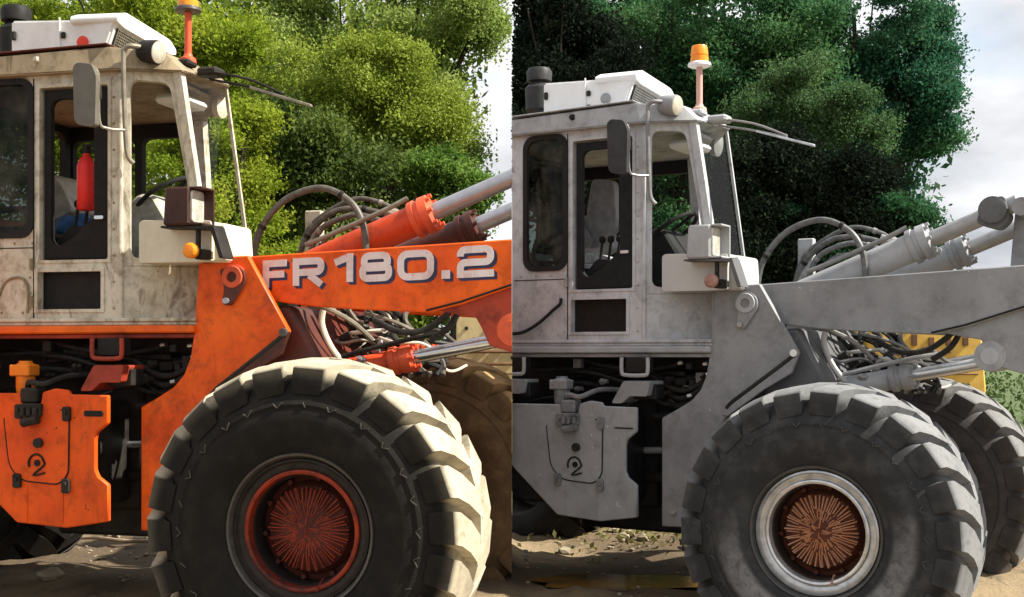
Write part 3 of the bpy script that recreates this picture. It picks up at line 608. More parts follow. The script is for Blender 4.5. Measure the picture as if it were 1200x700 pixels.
    bm = B(); tube(bm, [(-1.223, .612, 1.80), (-1.223, .612, 3.1)], .012, 8, 0); P('corner_bead', bm, 'cab')
    A0, A1 = Vector((-.955, .74, 3.12)), Vector((-.80, .76, 2.09))
    F0, F1 = Vector((-.965, 1.30, 3.16)), Vector((-.835, 1.36, 2.09))
    def post(p, q, wx, wy, nm, mt):
        bm = B(); ex = Vector((wx / 2, 0, 0)); ey = Vector((0, wy / 2, 0)); vs = []
        for c in (p, q): vs.append([bm.verts.new(c + s1 * ex + s2 * ey) for s1, s2 in ((-1, -1), (1, -1), (1, 1), (-1, 1))])
        for j in range(4): bm.faces.new([vs[0][j], vs[0][(j + 1) % 4], vs[1][(j + 1) % 4], vs[1][j]])
        bm.faces.new(vs[0][::-1]); bm.faces.new(vs[1]); return P(nm, bm, mt)
    post(A0, A1, .045, .05, 'front_pillar', 'cab')
    post(F0, F1, .018, .018, 'windscreen_edge', 'cab')
    post(Vector((-1.45, 1.92, 3.11)), Vector((-1.37, 1.92, 1.9)), .06, .07, 'front_pillar', 'cab')
    bm = B(); vs = [bm.verts.new(v) for v in (A0, A1, F1, F0)]; bm.faces.new(vs); vs2 = [bm.verts.new(v - Vector((.006, 0, 0))) for v in (A0, A1, F1, F0)]; bm.faces.new(vs2[::-1])
    for j in range(4): bm.faces.new([vs[j], vs2[j], vs2[(j + 1) % 4], vs[(j + 1) % 4]])
    P('windscreen', bm, glass_clear)
    bm = B(); plate(bm, [(0, 1.80), (.62, 1.80), (.62, 2.09), (0, 2.09)], 0, .04, O=(-.81, .76, 0), U=(0, 1, 0)); plate(bm, [(1.36, 1.80), (1.95, 1.80), (1.95, 2.09), (1.36, 2.09)], 0, .04, O=(-.83, 0, 0), U=(-.1, 1, 0)); P('front_wall', bm, 'cab')
    # floor, seat, controls, far corner
    bm = B(); box(bm, (-2.38, .68, 1.80), (-1.24, 1.92, 1.84)); box(bm, (-1.25, .80, 1.80), (-.87, 1.9, 1.84)); P('cab_floor', bm, 'inside')
    bm = B(); plate(bm, round_poly([(-2.10, 2.30), (-1.80, 2.44), (-1.82, 2.50), (-1.90, 2.63), (-1.97, 2.665), (-2.10, 2.665)], .04), 1.05, 1.50, bev=.02); P('seat_back', bm, 'seat')
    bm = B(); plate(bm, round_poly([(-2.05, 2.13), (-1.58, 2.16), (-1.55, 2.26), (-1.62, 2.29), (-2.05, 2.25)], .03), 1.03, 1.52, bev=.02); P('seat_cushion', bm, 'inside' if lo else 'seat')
    if not lo:
        bm = B(); plate(bm, round_poly([(-1.90, 2.42), (-1.82, 2.88), (-1.66, 2.86), (-1.64, 2.55), (-1.74, 2.42)], .04), 1.08, 1.16, bev=.015); P('seat_side', bm, 'seat')
        bm = B(); box(bm, (-1.80, .88, 2.255), (-1.60, 1.02, 2.30), .008); box(bm, (-1.78, .90, 2.30), (-1.73, .96, 2.37), .01); plate(bm, round_poly([(-1.72, 2.30), (-1.63, 2.30), (-1.60, 2.34), (-1.70, 2.37)], .015), .90, .99); P('control_box', bm, 'cab')
    bm = B(); cyl(bm, (-1.80, 1.27, 1.84), (-1.80, 1.27, 2.14), .12, .09); P('seat_post', bm, 'inside')
    bm = B(); c = Vector((-1.32, 1.25, 2.52)); u = Vector((.82, 0, .57)); P_ = [c + (u * math.cos(t) + Vector((0, 1, 0)) * math.sin(t)) * .19 for t in [2 * math.pi * i / 24 for i in range(25)]]; tube(bm, P_, .014, 8, 0); cyl(bm, c, (-1.12, 1.25, 2.05), .025); cyl(bm, c - u * .19, c + u * .19, .012); P('steering_wheel', bm, rubber_black)
    bm = B(); plate(bm, [(-1.56, 1.95), (-1.22, 1.95), (-1.20, 2.36), (-1.30, 2.52), (-1.40, 2.53), (-1.52, 2.44), (-1.55, 2.3)], 1.08, 1.5, bev=.02); P('dashboard', bm, 'seat' if lo else 'inside')
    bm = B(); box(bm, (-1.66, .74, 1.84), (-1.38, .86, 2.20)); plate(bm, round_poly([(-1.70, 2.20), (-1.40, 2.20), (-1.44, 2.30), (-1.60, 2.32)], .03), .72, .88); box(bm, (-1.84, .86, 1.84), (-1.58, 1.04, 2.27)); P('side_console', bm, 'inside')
    for k in range(3):
        bm = B(); cyl(bm, (-1.62 + .06 * k, .80, 2.28), (-1.60 + .06 * k, .80, 2.43), .009, n=8); prof(bm, (-1.60 + .06 * k, .80, 2.42), (-1.60 + .06 * k, .80, 2.47), [(0, .012), (.015, .022), (.035, .022), (.045, .01)], 12); P('control_lever', bm, rubber_black)
    bm = B(); cyl(bm, (-1.475, .82, 1.84), (-1.475, .82, 3.09), .018, n=10); P('grab_post', bm, 'inside')
    # interior lamp and lining
    bm = B(); box(bm, (-1.20, .9, 3.0), (-1.02, 1.2, 3.05), .02); P('interior_lamp', bm, 'white')
    bm = B(); plate(bm, [(-2.40, .68), (-1.22, .68), (-1.02, .80), (-1.05, 1.28), (-1.40, 1.92), (-2.40, 1.92)], -3.111, -3.09, V=(0, 1, 0), bev=.003); P('cab_ceiling', bm, 'roof')
    # sill bands
    bm = B(); plate(bm, [(-2.45, 1.788), (-.79, 1.788), (-.79, 1.808), (-2.45, 1.808)], .60, .70, bev=.004); plate(bm, [(-2.45, 1.770), (-.79, 1.770), (-.79, 1.787), (-2.45, 1.787)], .612, .70, bev=.002); P('cab_sill', bm, 'cab')
    bm = B(); plate(bm, [(-2.45, 1.722), (-.79, 1.728), (-.79, 1.768), (-2.45, 1.768)], .585, .9, bev=.008); P('sill_band', bm, 'sill')
    bm = B(); plate(bm, [(-2.45, 1.698), (-.80, 1.702), (-.80, 1.725), (-2.45, 1.720)], .62, .9, bev=.004); P('sill_lip', bm, 'bracket' if lo else 'roof')
    # ---- roof
    low = [(-2.45, .56), (-1.23, .56), (-.90, .70), (-.93, 1.30), (-1.40, 2.04), (-2.45, 2.04)]
    top = [(-2.45, .56), (-1.26, .56), (-1.02, .72), (-1.03, 1.3), (-1.46, 2.0), (-2.45, 2.04)]
    zl = [3.112, 3.112, 3.115, 3.16, 3.14, 3.112]; zt = [3.205, 3.235, 3.225, 3.245, 3.235, 3.205]
    bm = B(); a = [bm.verts.new((p[0], p[1], z)) for p, z in zip(low, zl)]; b_ = [bm.verts.new((p[0], p[1], z)) for p, z in zip(top, zt)]; bm.faces.new(a[::-1]); bm.faces.new(b_)
    for i in range(6): bm.faces.new([a[i], a[(i + 1) % 6], b_[(i + 1) % 6], b_[i]])
    bmesh.ops.bevel(bm, geom=bm.edges[:], offset=.008, segments=2, affect='EDGES'); roof = P('cab_roof', bm, 'roof')
    bm = B(); plate(bm, [(-2.45, 3.222), (-1.27, 3.245), (-1.27, 3.253), (-2.45, 3.23)], .55, .75, bev=.002); P('roof_gutter', bm, 'column' if lo else 'roof', roof)
    bm = B(); box(bm, (-1.70, .545, 3.17), (-1.67, .565, 3.205)); cyl(bm, (-1.685, .53, 3.185), (-1.685, .56, 3.185), .012, n=8); P('roof_hook', bm, 'cab' if lo else dark_iron, roof)
    # ---- air conditioner
    zb = 3.255
    pl = [(-2.06, .85), (-1.478, .85), (-1.56, 1.62), (-2.06, 1.66)]
    pt = [(-2.06, .85), (-1.40, .85), (-1.48, 1.62), (-2.06, 1.66)]
    zt = [3.495, 3.462, 3.462, 3.495]
    bm = B(); a = [bm.verts.new((p[0], p[1], zb)) for p in pl]; b_ = [bm.verts.new((p[0], p[1], z)) for p, z in zip(pt, zt)]; bm.faces.new(a[::-1]); bm.faces.new(b_)
    for i in range(4): bm.faces.new([a[i], a[(i + 1) % 4], b_[(i + 1) % 4], b_[i]])
    bmesh.ops.bevel(bm, geom=bm.edges[:], offset=.012, segments=3, affect='EDGES'); ac = P('roof_air_conditioner', bm, 'white')
    bm = B()
    hp = [(.01, 3.482), (.01, 3.448), (.10, 3.432), (.72, 3.432), (.81, 3.448), (.81, 3.482), (.72, 3.520), (.12, 3.525)]
    plate(bm, round_poly(hp, .03, 3), -.016, .26, O=(-1.40, .83, 0), U=Vector((-.10, 1, 0)).normalized(), bev=.014)
    P('air_conditioner_hood', bm, 'white', ac)
    # grille in the front face: dark backing and thin bars
    g0 = Vector((-1.470, .86, 0)); gu = Vector((-.105, 1, 0)).normalized(); gv = Vector((.36, 0, 1))
    zz = lambda z: z - 3.28
    G = lambda bm, q, d0, d1: plate(bm, [(p[0], zz(p[1])) for p in q], d0, d1, O=g0 + Vector((0, 0, 3.28)), U=gu, V=gv, bev=0)
    bm = B(); G(bm, [(.03, 3.285), (.72, 3.285), (.72, 3.425), (.03, 3.425)], -.012, -.004); P('grille_back', bm, dark_iron if lo else 'frame', ac)
    bm = B()
    for k in range(10): G(bm, [(.03, 3.288 + k * .0145), (.72, 3.288 + k * .0145), (.72, 3.292 + k * .0145), (.03, 3.292 + k * .0145)], -.020, -.0155)
    for k in range(34): G(bm, [(.03 + k * .0208, 3.286), (.0345 + k * .0208, 3.286), (.0345 + k * .0208, 3.424), (.03 + k * .0208, 3.424)], -.0195, -.0145)
    P('grille', bm, 'arm', ac)
    bm = B(); plate(bm, [(g[0], g[1]) for g in [(-2.05, 3.262), (-1.99, 3.262), (-1.99, 3.285), (-2.05, 3.285)]], .835, .85); box(bm, (-2.045, .83, 3.38), (-2.02, .85, 3.43)); P('latch', bm, dark_iron, ac)
    for (x, z) in ((-1.72, 3.30), (-1.72, 3.39)):
        bm = B(); box(bm, (x - .014, .832, z - .018), (x + .014, .85, z + .018)); P('latch', bm, dark_iron, ac)
    bm = B(); prof(bm, (-1.60, .85, 3.345), (-1.60, .82, 3.345), [(0, .034), (.012, .034), (.016, .02), (.02, .018)], 16); P('plug', bm, 'plug', ac)
    bm = B(); tube(bm, [(-1.745, .842, 3.28), (-1.745, .842, 3.49)], .006, 6, 0); P('panel_seam', bm, 'white', ac)
    # ---- beacon
    bp = Vector((-.972, .87, 0))
    bm = B(); cyl(bm, bp + Vector((0, 0, 3.20)), bp + Vector((0, 0, 3.49)), .019, n=14); prof(bm, bp + Vector((0, 0, 3.20)), bp + Vector((0, 0, 3.4)), [(0, .045), (.025, .042), (.035, .026), (.05, .021)], 16); bc = P('beacon', bm, 'pole')
    bm = B(); prof(bm, bp + Vector((0, 0, 3.475)), bp + Vector((0, 0, 3.6)), [(0, .055), (.008, .072), (.022, .070), (.03, .058)], 24); P('beacon_base', bm, 'lip' if lo else 'white', bc)
    bm = B(); prof(bm, bp + Vector((0, 0, 3.505)), bp + Vector((0, 0, 3.62)), [(0, .056), (.03, .055), (.032, .051), (.04, .051), (.042, .054), (.085, .050), (.10, .044), (.107, .02)], 24); P('beacon_lens', bm, amber_on, bc)
    bm = B(); box(bm, (-1.02, .80, 3.175), (-.93, .90, 3.21), .01); P('beacon_bracket', bm, dark_iron if lo else 'cab', bc)
    # ---- roof work lamp, rear lamp seen through the screen
    bm = B(); prof(bm, (-1.13, .655, 3.226), (-1.01, .635, 3.205), [(0, .045), (.02, .058), (.10, .064), (.115, .060)], 20); cyl(bm, (-1.1, .70, 3.10), (-1.1, .70, 3.2), .02); wl = P('work_lamp', bm, dark_iron if lo else 'main')
    bm = B(); prof(bm, (-1.022, .637, 3.207), (-.99, .632, 3.202), [(0, .059), (.008, .057), (.018, .035), (.02, .01)], 20); P('lamp_glass', bm, flat('lamp_lens', (.50, .47, .38), .3), wl)
    bm = B(); prof(bm, (-1.20, 1.62, 3.13), (-1.12, 1.62, 3.12), [(0, .03), (.02, .075), (.06, .08), (.075, .02)], 20); wl = P('work_lamp', bm, 'fender' if lo else 'arm')
    # ---- mirror on its tube
    bm = B(); plate(bm, round_poly([(-1.372, 3.115), (-1.345, 3.135), (-1.262, 3.122), (-1.236, 3.06), (-1.243, 2.81), (-1.268, 2.80), (-1.345, 2.815), (-1.365, 2.845)], .02), .38, .42, bev=.012); bmesh.ops.translate(bm, verts=bm.verts, vec=(.012, 0, -.02)); mi = P('mirror', bm, 'mirror')
    bm = B(); tube(bm, [(-1.143, .60, 2.62), (-1.172, .585, 2.68), (-1.172, .56, 2.90), (-1.172, .55, 3.17), (-1.162, .55, 3.215), (-1.13, .56, 3.23), (-1.09, .62, 3.232)], .013, 10, 5); tube(bm, [(-1.172, .56, 2.79), (-1.215, .47, 2.785), (-1.238, .43, 2.82), (-1.236, .42, 3.04), (-1.25, .41, 3.08)], .008, 8, 5); P('mirror_arm', bm, 'arm', mi)
    bm = B(); cyl(bm, (-1.238, .425, 2.93), (-1.238, .425, 3.0), .016, n=8); P('mirror_clamp', bm, dark_iron, mi)
    # ---- wipers: pivot box, two arms, blade
    bm = B(); box(bm, (-.92, .86, 3.13), (-.80, .98, 3.175), .012); wp = P('wiper', bm, dark_iron if lo else 'roof')
    for dz, dx in ((0, 0), (-.042, .01)):
        bm = B(); tube(bm, [(-.87 + dx, .90, 3.155 + dz), (-.64, .90, 3.105 + dz), (-.43, .90, 3.012 + dz * .2)], .007, 8, 4); P('wiper_arm', bm, 'arm' if not lo else dark_iron, wp)
    bm = B(); plate(bm, [(-.62, 3.05), (-.615, 3.062), (-.262, 2.946), (-.264, 2.932)], .885, .91, bev=.002); P('wiper_blade', bm, 'rim' if not lo else 'arm', wp)
    # ---- front cowl, headlight, indicator
    bm = B(); plate(bm, round_poly([(-1.07, 2.09), (-1.07, 2.30), (-1.05, 2.312), (-.66, 2.302), (-.66, 2.09)], .02), .53, .72, bev=.012); P('front_cowl', bm, 'fender')
    bm = B(); plate(bm, [(-.76, 2.09), (-.76, 2.295), (-.60, 2.290), (-.585, 2.09)], .57, .88, bev=.012); P('front_cowl', bm, 'fender')
    bm = B(); plate(bm, [(-.862, 2.268), (-.85, 2.462), (-.715, 2.462), (-.715, 2.268)], .40, .56, bev=.01); hl = P('headlight', bm, 'lamp')
    bm = B(); box(bm, (-.718, .41, 2.452), (-.65, .55, 2.462), .002); box(bm, (-.718, .41, 2.27), (-.65, .55, 2.28), .002); box(bm, (-.718, .54, 2.27), (-.65, .552, 2.46), .002); P('lamp_hood', bm, 'lamp', hl)
    bm = B(); plate(bm, rrect(.415, 2.285, .54, 2.447, .02), -.008, .006, O=(-.712, 0, 0), U=(0, 1, 0), bev=.002); P('lamp_glass', bm, flat('headlamp_lens', (.58, .55, .47), .2, 0, .4, 22), hl)
    bm = B(); plate(bm, [(-.885, 2.258), (-.885, 2.268), (-.59, 2.266), (-.535, 2.10), (-.56, 2.10), (-.61, 2.248), (-.70, 2.25)], .42, .54, bev=.002); P('lamp_bracket', bm, dark_iron if lo else 'column', hl)
    bm = B(); cyl(bm, (-.70, .47, 2.13), (-.70, .47, 2.26), .014, n=8); box(bm, (-.72, .46, 2.10), (-.66, .56, 2.15)); P('lamp_post', bm, dark_iron, hl)
    bm = B(); prof(bm, (-.716, .44, 2.14), (-.716, .395, 2.14), [(0, .03), (.005, .04), (.03, .04), (.042, .028), (.045, .01)], 20); P('indicator', bm, amber_on if lo else flat('pinkish_lens', (.42, .22, .17), .35))
    # ---- exhaust pre-cleaner behind the roof unit
    bm = B(); prof(bm, (-2.345, 1.30, 3.17), (-2.345, 1.30, 3.9), [(0, .07), (.22, .072), (.25, .095), (.40, .10), (.43, .07), (.45, .05), (.46, .05)], 24); ex = P('air_precleaner', bm, rubber_black if lo else 'mirror')
    bm = B(); prof(bm, (-2.345, 1.30, 3.615), (-2.345, 1.30, 3.9), [(0, .05), (.006, .086), (.07, .090), (.095, .075), (.105, .03)], 24); P('precleaner_cap', bm, rubber_black if lo else 'mirror', ex)
    # ---- engine hood behind the cab (mostly out of view)
    bm = B(); box(bm, (-4.5, .68, 1.42), (-2.50, 1.92, 2.45), .06); P('engine_hood', bm, 'main')
    bm = B(); box(bm, (-4.95, .55, .75), (-4.45, 2.05, 2.0), .1); P('counterweight', bm, 'main')
    bm = B(); plate(bm, [(-3.9, 1.45), (-3.7, 1.75), (-2.25, 1.75), (-2.15, 1.42), (-2.2, 1.38), (-2.35, 1.68), (-3.65, 1.68), (-3.8, 1.42)], .0, .64, bev=.005); P('mudguard', bm, 'main')
    return root

def extinguisher(root_mat, p, label, col):
    r = empty('fire_extinguisher', root_mat @ Vector(p)); tag(r, label, 'fire extinguisher')
    red = paint('extinguisher_' + label.split()[0], col, tuple(x * .7 for x in col), tuple(x * .3 for x in col), .3, .4 if col[0] > .1 else .8)
    bm = B(); prof(bm, (0, 0, 0), (0, 0, 1), [(0, .043), (.01, .050), (.24, .050), (.28, .035), (.30, .018), (.32, .018)], 20); obj('cylinder_body', bm, red, r)
    bm = B(); cyl(bm, (0, 0, .31), (0, 0, .35), .022, n=10); box(bm, (-.02, -.012, .345), (.07, .012, .36), .003); obj('valve_head', bm, rubber_black, r)
    bm = B(); tube(bm, [(.02, 0, .33), (.085, 0, .29), (.09, 0, .12), (.075, 0, .06)], .01, 8); obj('discharge_hose', bm, rubber_black, r)
    return r

# ------------------------------------------------------------------ foliage
def leaf_mesh(name, P, size, tone, mat, parent=None, flatten=.35, seed=1):
    rg = np.random.default_rng(seed); n = len(P)
    d = rg.normal(size=(n, 3)); d[:, 2] -= .35; d /= np.linalg.norm(d, axis=1)[:, None]
    e = rg.normal(size=(n, 3)); e -= (e * d).sum(1)[:, None] * d; e /= np.linalg.norm(e, axis=1)[:, None]
    s = size * rg.uniform(.65, 1.35, n)[:, None]
    V = np.empty((n, 4, 3)); V[:, 0] = P - d * s * .5; V[:, 1] = P + e * s * .28 - d * s * .03; V[:, 2] = P + d * s * .55; V[:, 3] = P - e * s * .28 - d * s * .03
    me = bpy.data.meshes.new(name); me.vertices.add(4 * n); me.vertices.foreach_set('co', V.ravel())
    me.loops.add(4 * n); me.loops.foreach_set('vertex_index', np.arange(4 * n, dtype=np.int32))
    me.polygons.add(n); me.polygons.foreach_set('loop_start', np.arange(0, 4 * n, 4, dtype=np.int32))
    me.update(calc_edges=True)
    at = me.attributes.new('tone', 'FLOAT', 'FACE'); at.data.foreach_set('value', tone.astype(np.float32))
    me.materials.append(mat); o = bpy.data.objects.new(name, me); C.objects.link(o)
    if parent: o.parent = parent
    return o
def clumps(blobs, nl, clump_r, rg, shell=.55):
    """blobs: (cx,cy,cz,rx,ry,rz,weight); each is broken into boughs, each bough into leaf clumps"""
    tot = sum(b[6] for b in blobs); Ps = []; Ts = []
    for (cx, cy, cz, rx, ry, rz, wt) in blobs:
        n = int(nl * wt / tot); nb = max(9, int(5 + 5 * rx * rz))
        d = rg.normal(size=(nb, 3)); d /= np.linalg.norm(d, axis=1)[:, None]
        bc = d * (rg.uniform(.12, 1.0, nb) ** (1 / 2.2))[:, None] * np.array([rx, ry, rz]) * .92
        br = rg.uniform(.22, .50, nb) * min(rx, rz) ** .5 * .8
        bt = rg.normal(.5, .2, nb)
        nc = max(12, n // 70); ib = rg.choice(nb, nc, p=br ** 2 / (br ** 2).sum())
        d = rg.normal(size=(nc, 3)); d /= np.linalg.norm(d, axis=1)[:, None]
        cc = bc[ib] + d * (rg.uniform(.25, 1.1, nc) * br[ib])[:, None] * [1.15, 1.0, .72] + [cx, cy, cz]
        tn = bt[ib] + rg.normal(0, .14, nc); idx = rg.integers(0, nc, n)
        P = cc[idx] + np.clip(rg.normal(size=(n, 3)), -1.5, 1.5) * (clump_r * rg.uniform(.34, .84, nc))[idx][:, None] * [1, 1, .65]
        Ps.append(P); Ts.append(np.clip(tn[idx] + rg.normal(0, .12, n), 0, 1))
    return np.concatenate(Ps), np.concatenate(Ts)
def px(u, v, Y):  # point of the place at distance Y in the sight direction of photo pixel (u, v): used only to lay the wood out
    return ((u - 600) / 1450 * Y, 1.64 - (v - 410) / 1450 * Y)
bark = flat('bark', (.045, .036, .027), .9, 0, .5, 12, .5)
def tree(name, label, base, blobs, nl, size, mat, side, seed, clump_r=.33, group=None, cat='tree', trunk=True, shell=.5, tr=.16):
    rg = np.random.default_rng(seed); rn = random.Random(seed)
    root = empty(name, (base[0], base[1], 0)); tag(root, label, cat, group)
    P, T = clumps(blobs, int(nl * 1.4), clump_r, rg, shell)
    ok = (P[:, 0] * side > .01) & (P[:, 2] > .02); P, T = P[ok], T[ok]
    leaf_mesh('crown', P - [base[0], base[1], 0], size * .86, T, mat, root, seed=seed)
    bm = B(); zt = max(b[2] for b in blobs)
    tube(bm, [(0, 0, -.2), (rn.uniform(-.1, .1), 0, zt * .35), (rn.uniform(-.2, .2), rn.uniform(-.2, .2), zt * .7)], tr, 8)
    for b in blobs[:7]:
        t = Vector((b[0] - base[0], b[1] - base[1], b[2])); s = Vector((0, 0, max(.15, b[2] * .42)))
        if (t.x + base[0]) * side < .3: t.x = .3 * side - base[0]
        mid = (s + t) * .5 + Vector((rn.uniform(-.2, .2), rn.uniform(-.2, .2), -.15))
        tube(bm, [s, mid, t], tr * .26, 6)
        for k in range(2):
            q = t + Vector((rn.uniform(-1, 1) * b[3], rn.uniform(-1, 1) * b[4], rn.uniform(-.3, .9) * b[5])) * .7
            if (q.x + base[0]) * side < .1: continue
            tube(bm, [mid, (mid + q) * .5 + Vector((0, 0, .1)), q], tr * .10, 5)
    obj('trunk', bm, bark, root)
    return root
def bl(pts, Y, dy=1.2):  # blobs from (u, v, ru, rv, weight) laid at distance Y
    out = []
    for (u, v, ru, rv, wt) in pts:
        x, z = px(u, v, Y); out.append((x, Y, z, ru / 1450 * Y, dy, rv / 1450 * Y, wt))
    return out

# ------------------------------------------------------------------ ground
def soil_mat():
    m = NT('damp_soil')
    big = m.ramp(m.noise(.55, 6, .6), .42, .62); fine = m.noise(6, 10, .75); grit = m.noise(28, 8, .7)
    c = m.mix(big, (.115, .078, .042), (.31, .23, .13))
    c = m.mix(m.ramp(fine, .5, .72), c, (.055, .042, .03)); c = m.mix(m.math('MULTIPLY', m.ramp(grit, .58, .72), .6), c, (.42, .36, .25))
    sx = m.n('ShaderNodeSeparateXYZ', {0: m.tc.outputs['Object']}).outputs
    gr = m.math('MULTIPLY', m.ramp(m.math('ADD', sx[1], m.math('MULTIPLY', m.noise(.8, 5), 5.0)), 15.5, 18), 1.0)
    c = m.mix(gr, c, m.mix(m.ramp(m.noise(3, 8), .4, .65), (.05, .085, .02), (.09, .12, .035)))
    m.set(Base_Color=c, Roughness=.9); m.bump(m.math('ADD', fine, m.math('MULTIPLY', grit, .4)), .7, .05); return m.m
def hfun(x, y):
    h = .035 * math.sin(x * 1.7 + 1) * math.sin(y * 1.3) + .02 * math.sin(x * 4.1 + y * 3.3)
    def bump(cx, cy, sx, sy, a): return a * math.exp(-((x - cx) / sx) ** 2 - ((y - cy) / sy) ** 2)
    h += bump(1.35, 9.7, .8, .6, .12) + bump(-3.0, 9.9, .7, .5, .08) + bump(-.15, 8.6, .12, 1.0, .1)
    h -= bump(.7, 7.6, .9, .4, .06)
    t = min(1, max(0, (y - 6.3) / 1.1)); h += .25 * t * t * (3 - 2 * t)
    return h
bm = B()
def axis_pts(dense0, dense1, step, far0, far1):
    a = list(np.arange(dense0, dense1, step)); s = step; v = dense1
    while v < far1: a.append(v); s *= 1.35; v += s
    s = step; v = dense0 - step
    while v > far0: a.insert(0, v); s *= 1.35; v -= s
    return [far0] + a + [far1]
XS = axis_pts(-5, 5, .11, -400, 400); YS = axis_pts(6, 14, .11, -60, 700)
rg = random.Random(2); grid = []
for yv in YS:
    row = []
    for xv in XS:
        near_ = abs(xv) < 7 and 4 < yv < 16
        row.append(bm.verts.new((xv, yv, (hfun(xv, yv) + rg.uniform(-.012, .012)) if near_ else (.2 if yv > 8 else -.02))))
    grid.append(row)
for i in range(len(YS) - 1):
    for j in range(len(XS) - 1): bm.faces.new([grid[i][j], grid[i][j + 1], grid[i + 1][j + 1], grid[i + 1][j]])
soil = soil_mat(); o = obj('ground', bm, soil, kind='structure', sharp=80)
m = NT('orange_brown_water'); m.set(Base_Color=m.mix(m.ramp(m.noise(1.6, 4, .5, (1, 3, 1)), .4, .6), (.27, .14, .03), (.12, .075, .035)), Roughness=.12); m.bump(m.noise(9, 3, .5, (1, 3, 1)), .12, .02)  # water colour varies between orange and brown
bm = B(); rn = random.Random(4); vs = []
for i in range(40):
    a = 2 * math.pi * i / 40; k = 1 + .1 * math.sin(3 * a + 1) + .07 * math.sin(7 * a); vs.append(bm.verts.new((.72 + .62 * k * math.cos(a), 7.55 + .26 * k * math.sin(a), .225)))
vs = [v for v in vs]; bm.faces.new(vs)
bmesh.ops.triangulate(bm, faces=bm.faces); obj('puddle', bm, m.m, kind='structure')

# clods of earth, stones, sticks lying on the ground
clod_m = flat('pale_clod', (.40, .34, .23), .95, 0, .5, 10, .6)
def stone(name, label, x, y, r, mat, seed, cat='stone', group=None):
    rn = random.Random(seed); bm = B(); bmesh.ops.create_icosphere(bm, subdivisions=2, radius=r)
    for v in bm.verts: v.co *= 1 + rn.uniform(-.22, .18); v.co.z *= .6
    o = obj(name, bm, mat, sharp=25); o.location = (x, y, hfun(x, y) + r * .3); o.rotation_euler = (0, 0, rn.uniform(0, 6))
    return tag(o, label, cat, group)
stone('stone', 'pale rounded stone on the dark mud at the lower left', -2.80, 7.5, .075, flat('pale_stone', (.42, .37, .27), .85, 0, .3, 9), 3)
for (xc, yc, sp, n, sd, lab) in ((-2.2, 8.9, .9, 170, 3, 'small pebbles strewn over the mud in front at left'), (1.0, 8.6, .7, 130, 4, 'small pebbles strewn over the mud in front at right'), (-3.1, 9.85, .32, 40, 1, 'pale crumbled clods scattered on the dirt behind the orange loader'), (1.35, 9.5, .5, 90, 2, 'pale clods strewn over the soil heap behind the grey loader')):
    rn = random.Random(sd + 20); bm = B()
    for i in range(n):
        x, y, r = (max(.1, xc + rn.gauss(0, sp)) if xc > 0 else min(-.1, xc + rn.gauss(0, sp))), yc + rn.gauss(0, .35 if sd < 3 else .8), rn.uniform(.012, .06) if sd < 3 else rn.uniform(.006, .022)
        g = bmesh.ops.create_icosphere(bm, subdivisions=1, radius=r)['verts']
        for v in g: v.co *= 1 + rn.uniform(-.25, .2); v.co.z *= .6
        bmesh.ops.translate(bm, verts=g, vec=(x, y, hfun(x, y) + r * .3))
    tag(obj('earth_clods', bm, clod_m, sharp=25), lab, 'clods', kind='stuff')
pw = flat('bleached_wood', (.44, .33, .22), .8, 0, .3, 20)
for (a, b_, r, lab) in (((-3.35, 9.1), (-2.55, 8.85), .014, 'long bleached stick lying on the dirt beside the orange loader'), ((-3.0, 9.3), (-2.75, 9.4), .03, 'short pale stick poking out under the orange tank')):
    bm = B(); p = Vector((a[0], a[1], hfun(*a) + r + .015)); q = Vector((b_[0], b_[1], hfun(*b_) + r + .015)); tube(bm, [(0, 0, 0), (q - p) * .35 + Vector((0, .03, .01)), (q - p) * .7 + Vector((0, -.02, .0)), q - p], r, 8)
    o = obj('stick', bm, pw); o.location = p; tag(o, lab, 'stick')
# low weeds on the soil heap
wl_ = leaf('weed_leaf', (.09, .09, .025), (.16, .15, .045), (.24, .21, .08), .3)
rgn = np.random.default_rng(5); n = 1100
P = np.stack([rgn.normal(1.3, .5, n), rgn.normal(9.4, .4, n), np.zeros(n)], 1)
P[:, 2] = [hfun(a, b) + abs(c) for a, b, c in zip(P[:, 0], P[:, 1], rgn.normal(0, .035, n))]
o = leaf_mesh('weeds', P[P[:, 0] > .05], .05, rgn.uniform(0, 1, (P[:, 0] > .05).sum()), wl_); o['kind'] = 'stuff'; tag(o, 'low yellow green weeds on the soil heap', 'weeds')

# ------------------------------------------------------------------ loaders
LP = ((-1.023, 5.662, 0), R(-13.6), 1.0); RP = ((1.504, 6.202, -.0716), R(-30.9), .98)
lo_ = make_loader('orange', *LP, 'weathered orange wheel loader with cream cab, lettered boom and dusty tyres')
gr_ = make_loader('grey', *RP, 'wheel loader in plain grey primer with silver front rim')
mat_of = lambda P: Matrix.Translation(P[0]) @ Matrix.Rotation(P[1], 4, 'Z') @ Matrix.Scale(P[2], 4)
extinguisher(mat_of(LP), (-1.52, .755, 2.40), 'red fire extinguisher mounted in the doorway of the orange loader', (.75, .02, .012))
bm = B(); bmesh.ops.create_icosphere(bm, subdivisions=3, radius=.09); rn = random.Random(9)
for v in bm.verts:
    p = v.co.copy(); v.co *= 1 + .16 * math.sin(p.x * 60 + 2) * math.sin(p.z * 55) + .10 * math.sin(p.y * 70 + p.x * 40); v.co.z *= .75; v.co.x *= 1.15
o = obj('rag', bm, flat('blue_cloth', (.03, .12, .30), .8, 0, .5, 20), sharp=60); o.location = mat_of(LP) @ Vector((-1.70, .93, 2.335)); tag(o, 'crumpled blue rag lying by the seat of the orange loader', 'rag')
